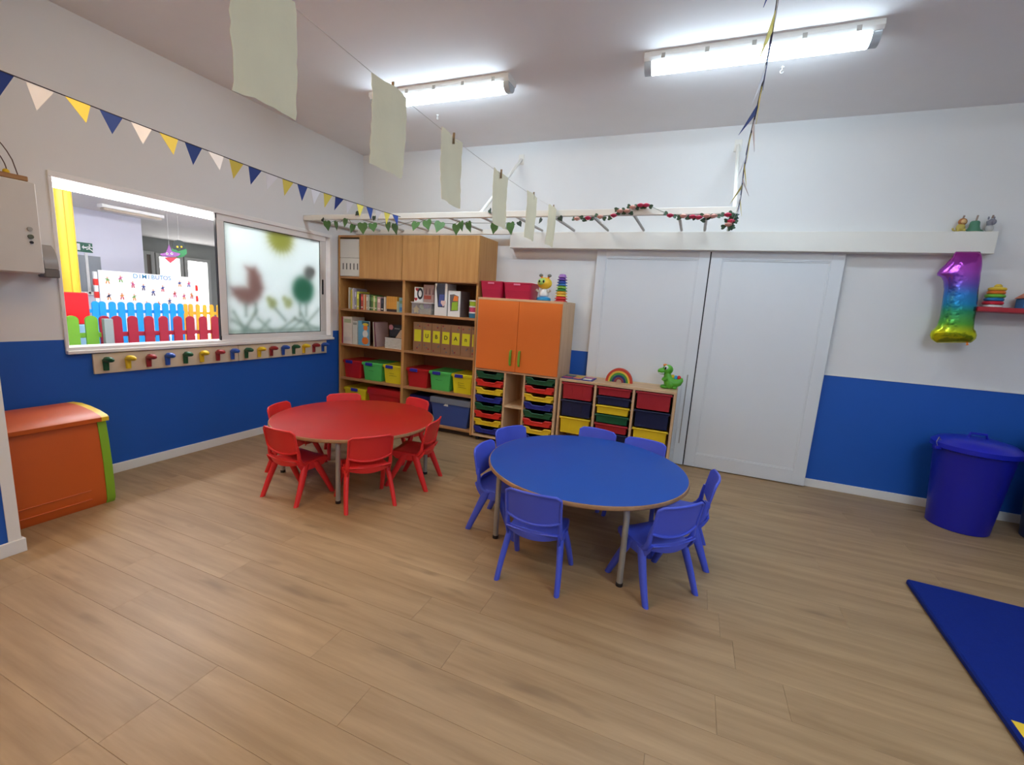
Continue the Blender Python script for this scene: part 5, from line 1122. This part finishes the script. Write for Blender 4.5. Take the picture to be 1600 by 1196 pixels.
# name board
XB = -4.9; p, q = W(*w2(372, 650), 'x', XB), W(*w2(975, 690), 'x', XB); y0, y1 = float(p[1]), float(q[1]); z1 = float((p[2]+q[2])/2); z0 = 0.55
bd = thing('name_board', 'white board lettered DIMIBUTOS with small cartoon children', 'board', (XB, (y0+y1)/2, 0))
MB().box((XB-0.02, y0, z0), (XB, y1, z1), 0.003).build('board_panel', mat('board_white', (244, 244, 244), 0.5), bd)
for y in (y0-0.05, y1+0.01):
    MB().box((XB-0.06, y, 0), (XB-0.021, y+0.045, z1-0.03), 0.004).build('leg', white, bd)
    for k in range(3): MB().box((XB-0.064, y-0.004, 0.95+0.20*k), (XB-0.018, y+0.049, 1.05+0.20*k), 0.003).build('leg_band', PAL['red'], bd)
u0, u1 = W(*w2(590, 685), 'x', XB+0.002), W(*w2(830, 700), 'x', XB+0.002); lets = 'DIMIBUTOS'
for i, c_ in enumerate(lets):
    f_ = (i+0.5)/9; text(c_, 0.10, (XB+0.001, float(u0[1]+(u1[1]-u0[1])*f_), float(u0[2]+(u1[2]-u0[2])*f_)), (0, 1, 0), (0, 0, 1), mat('letter_blue_%d' % (i % 2), ((40, 150, 200), (70, 130, 190))[i % 2], 0.5), bd, 'letter', bold=0.002)
figs = [(430, 708), (512, 700), (588, 735), (655, 752), (716, 785), (775, 760), (850, 795), (880, 730), (938, 732), (440, 810), (522, 808), (598, 815), (908, 810), (955, 805), (676, 860), (750, 860), (818, 840)]
rnd = random.Random(5); cl = [(200, 60, 70), (60, 80, 150), (230, 150, 70), (70, 60, 90), (120, 170, 80), (210, 90, 140)]
for i, (x, y) in enumerate(figs):
    c = W(*w2(x, y), 'x', XB+0.001); cy_, cz_ = float(c[1]), float(c[2]); X0, X1 = XB+0.0004, XB+0.0014; s = 0.72
    mb = MB(); c1, c2 = rnd.sample(cl, 2)
    mb.m = 0; mb.prism([(cy_+0.018*s*math.cos(k*PI/5), cz_+0.052*s+0.02*s*math.sin(k*PI/5)) for k in range(10)], 'x', X0, X1)
    mb.m = 1; mb.prism([(cy_-0.022*s, cz_-0.02*s), (cy_+0.022*s, cz_-0.02*s), (cy_+0.016*s, cz_+0.034*s), (cy_-0.016*s, cz_+0.034*s)], 'x', X0, X1); t1 = rnd.uniform(-0.03, 0.04)
    bar(mb, (cy_, cz_+0.025*s), (cy_-0.042*s, cz_+t1*0.6), 0.006, X0, X1); bar(mb, (cy_, cz_+0.025*s), (cy_+0.042*s, cz_-t1*0.6+0.006), 0.006, X0, X1)
    mb.m = 2; bar(mb, (cy_-0.01, cz_-0.02*s), (cy_-0.012-rnd.random()*0.012, cz_-0.082*s), 0.008, X0, X1); bar(mb, (cy_+0.01, cz_-0.02*s), (cy_+0.012+rnd.random()*0.012, cz_-0.082*s), 0.008, X0, X1)
    mb.build('child_print', [mat('print_skin', (232, 180, 150), 0.5), mat('print_%d%d%d' % c1, c1, 0.5), mat('print_%d%d%d' % c2, c2, 0.5)], bd, smooth=False)
# hanging party cut-outs
XH = -4.6
def P2(x, y): q = W(*w2(x, y), 'x', XH); return float(q[1]), float(q[2])
c = P2(825, 560); t = thing('paper_decoration', 'purple pointed paper cut-out with eyes and red triangle', 'decoration', (XH, c[0], c[1]-0.1), 'hanging paper cut-outs')
MB().prism([P2(*q) for q in ((755, 548), (795, 535), (812, 488), (832, 530), (885, 545), (870, 560), (820, 565), (775, 562))], 'x', XH, XH+0.004).build('cutout', mat('cut_purple', (150, 90, 160), 0.6), t, smooth=False)
MB().prism([P2(*q) for q in ((780, 568), (868, 568), (822, 606))], 'x', XH, XH+0.004).build('cutout', mat('cut_red', (196, 60, 76), 0.6), t, smooth=False)
for x in (800, 830):
    e = P2(x, 545); MB().tube([(XH+0.004, *e), (XH+0.006, *e)], 0.02, 12).build('eye', white, t); MB().tube([(XH+0.006, *e), (XH+0.008, *e)], 0.010, 10).build('pupil', dark, t)
MB().tube([(XH+0.002, *P2(812, 492)), (XH+0.002, P2(812, 492)[0], NH)], 0.0015, 5).build('thread', white, t)
c = P2(888, 520); t = thing('paper_decoration', 'green paper cut-out face with dark round hat', 'decoration', (XH, c[0], c[1]-0.1), 'hanging paper cut-outs')
n = 18; hc = P2(892, 500); MB().prism([(hc[0]+0.115*math.cos(2*PI*k/n), hc[1]+0.11*math.sin(2*PI*k/n)) for k in range(n)], 'x', XH-0.066, XH-0.062).build('cutout', mat('cut_dark', (50, 60, 58), 0.6), t, smooth=False)
MB().prism([P2(*q) for q in ((840, 515), (870, 520), (885, 530), (915, 520), (935, 515), (938, 545), (915, 565), (880, 570), (850, 548))], 'x', XH-0.0615, XH-0.057).build('cutout', mat('cut_green', (60, 140, 84), 0.6), t, smooth=False)
for x in (880, 905):
    e = P2(x, 502); MB().tube([(XH-0.062, *e), (XH-0.059, *e)], 0.018, 10).build('eye', PAL['mustard'], t)
MB().prism([P2(*q) for q in ((882, 512), (902, 512), (893, 526))], 'x', XH-0.0618, XH-0.059).build('cutout', mat('cut_nose', (60, 90, 40), 0.6), t, smooth=False)
MB().tube([(XH-0.064, hc[0], hc[1]+0.1), (XH-0.064, hc[0], NH)], 0.0015, 5).build('thread', white, t)
# coloured foam mats on the far floor
for i, (a, b, c, d_, rc, nm) in enumerate(((-3.6, -1.6, -2.6, -0.7, (90, 160, 220), 'blue'), (-3.6, -0.65, -2.6, 0.3, (240, 200, 60), 'yellow'), (-3.6, 0.35, -2.6, 1.3, (230, 110, 90), 'coral'))):
    tag(box('foam_mat', (a, b, 0.001), (c, d_, 0.04), mat('foam_%d' % i, rc, 0.6), ch=0.006), '%s foam mat on the floor between the fences' % nm, 'mat', 'foam mats')
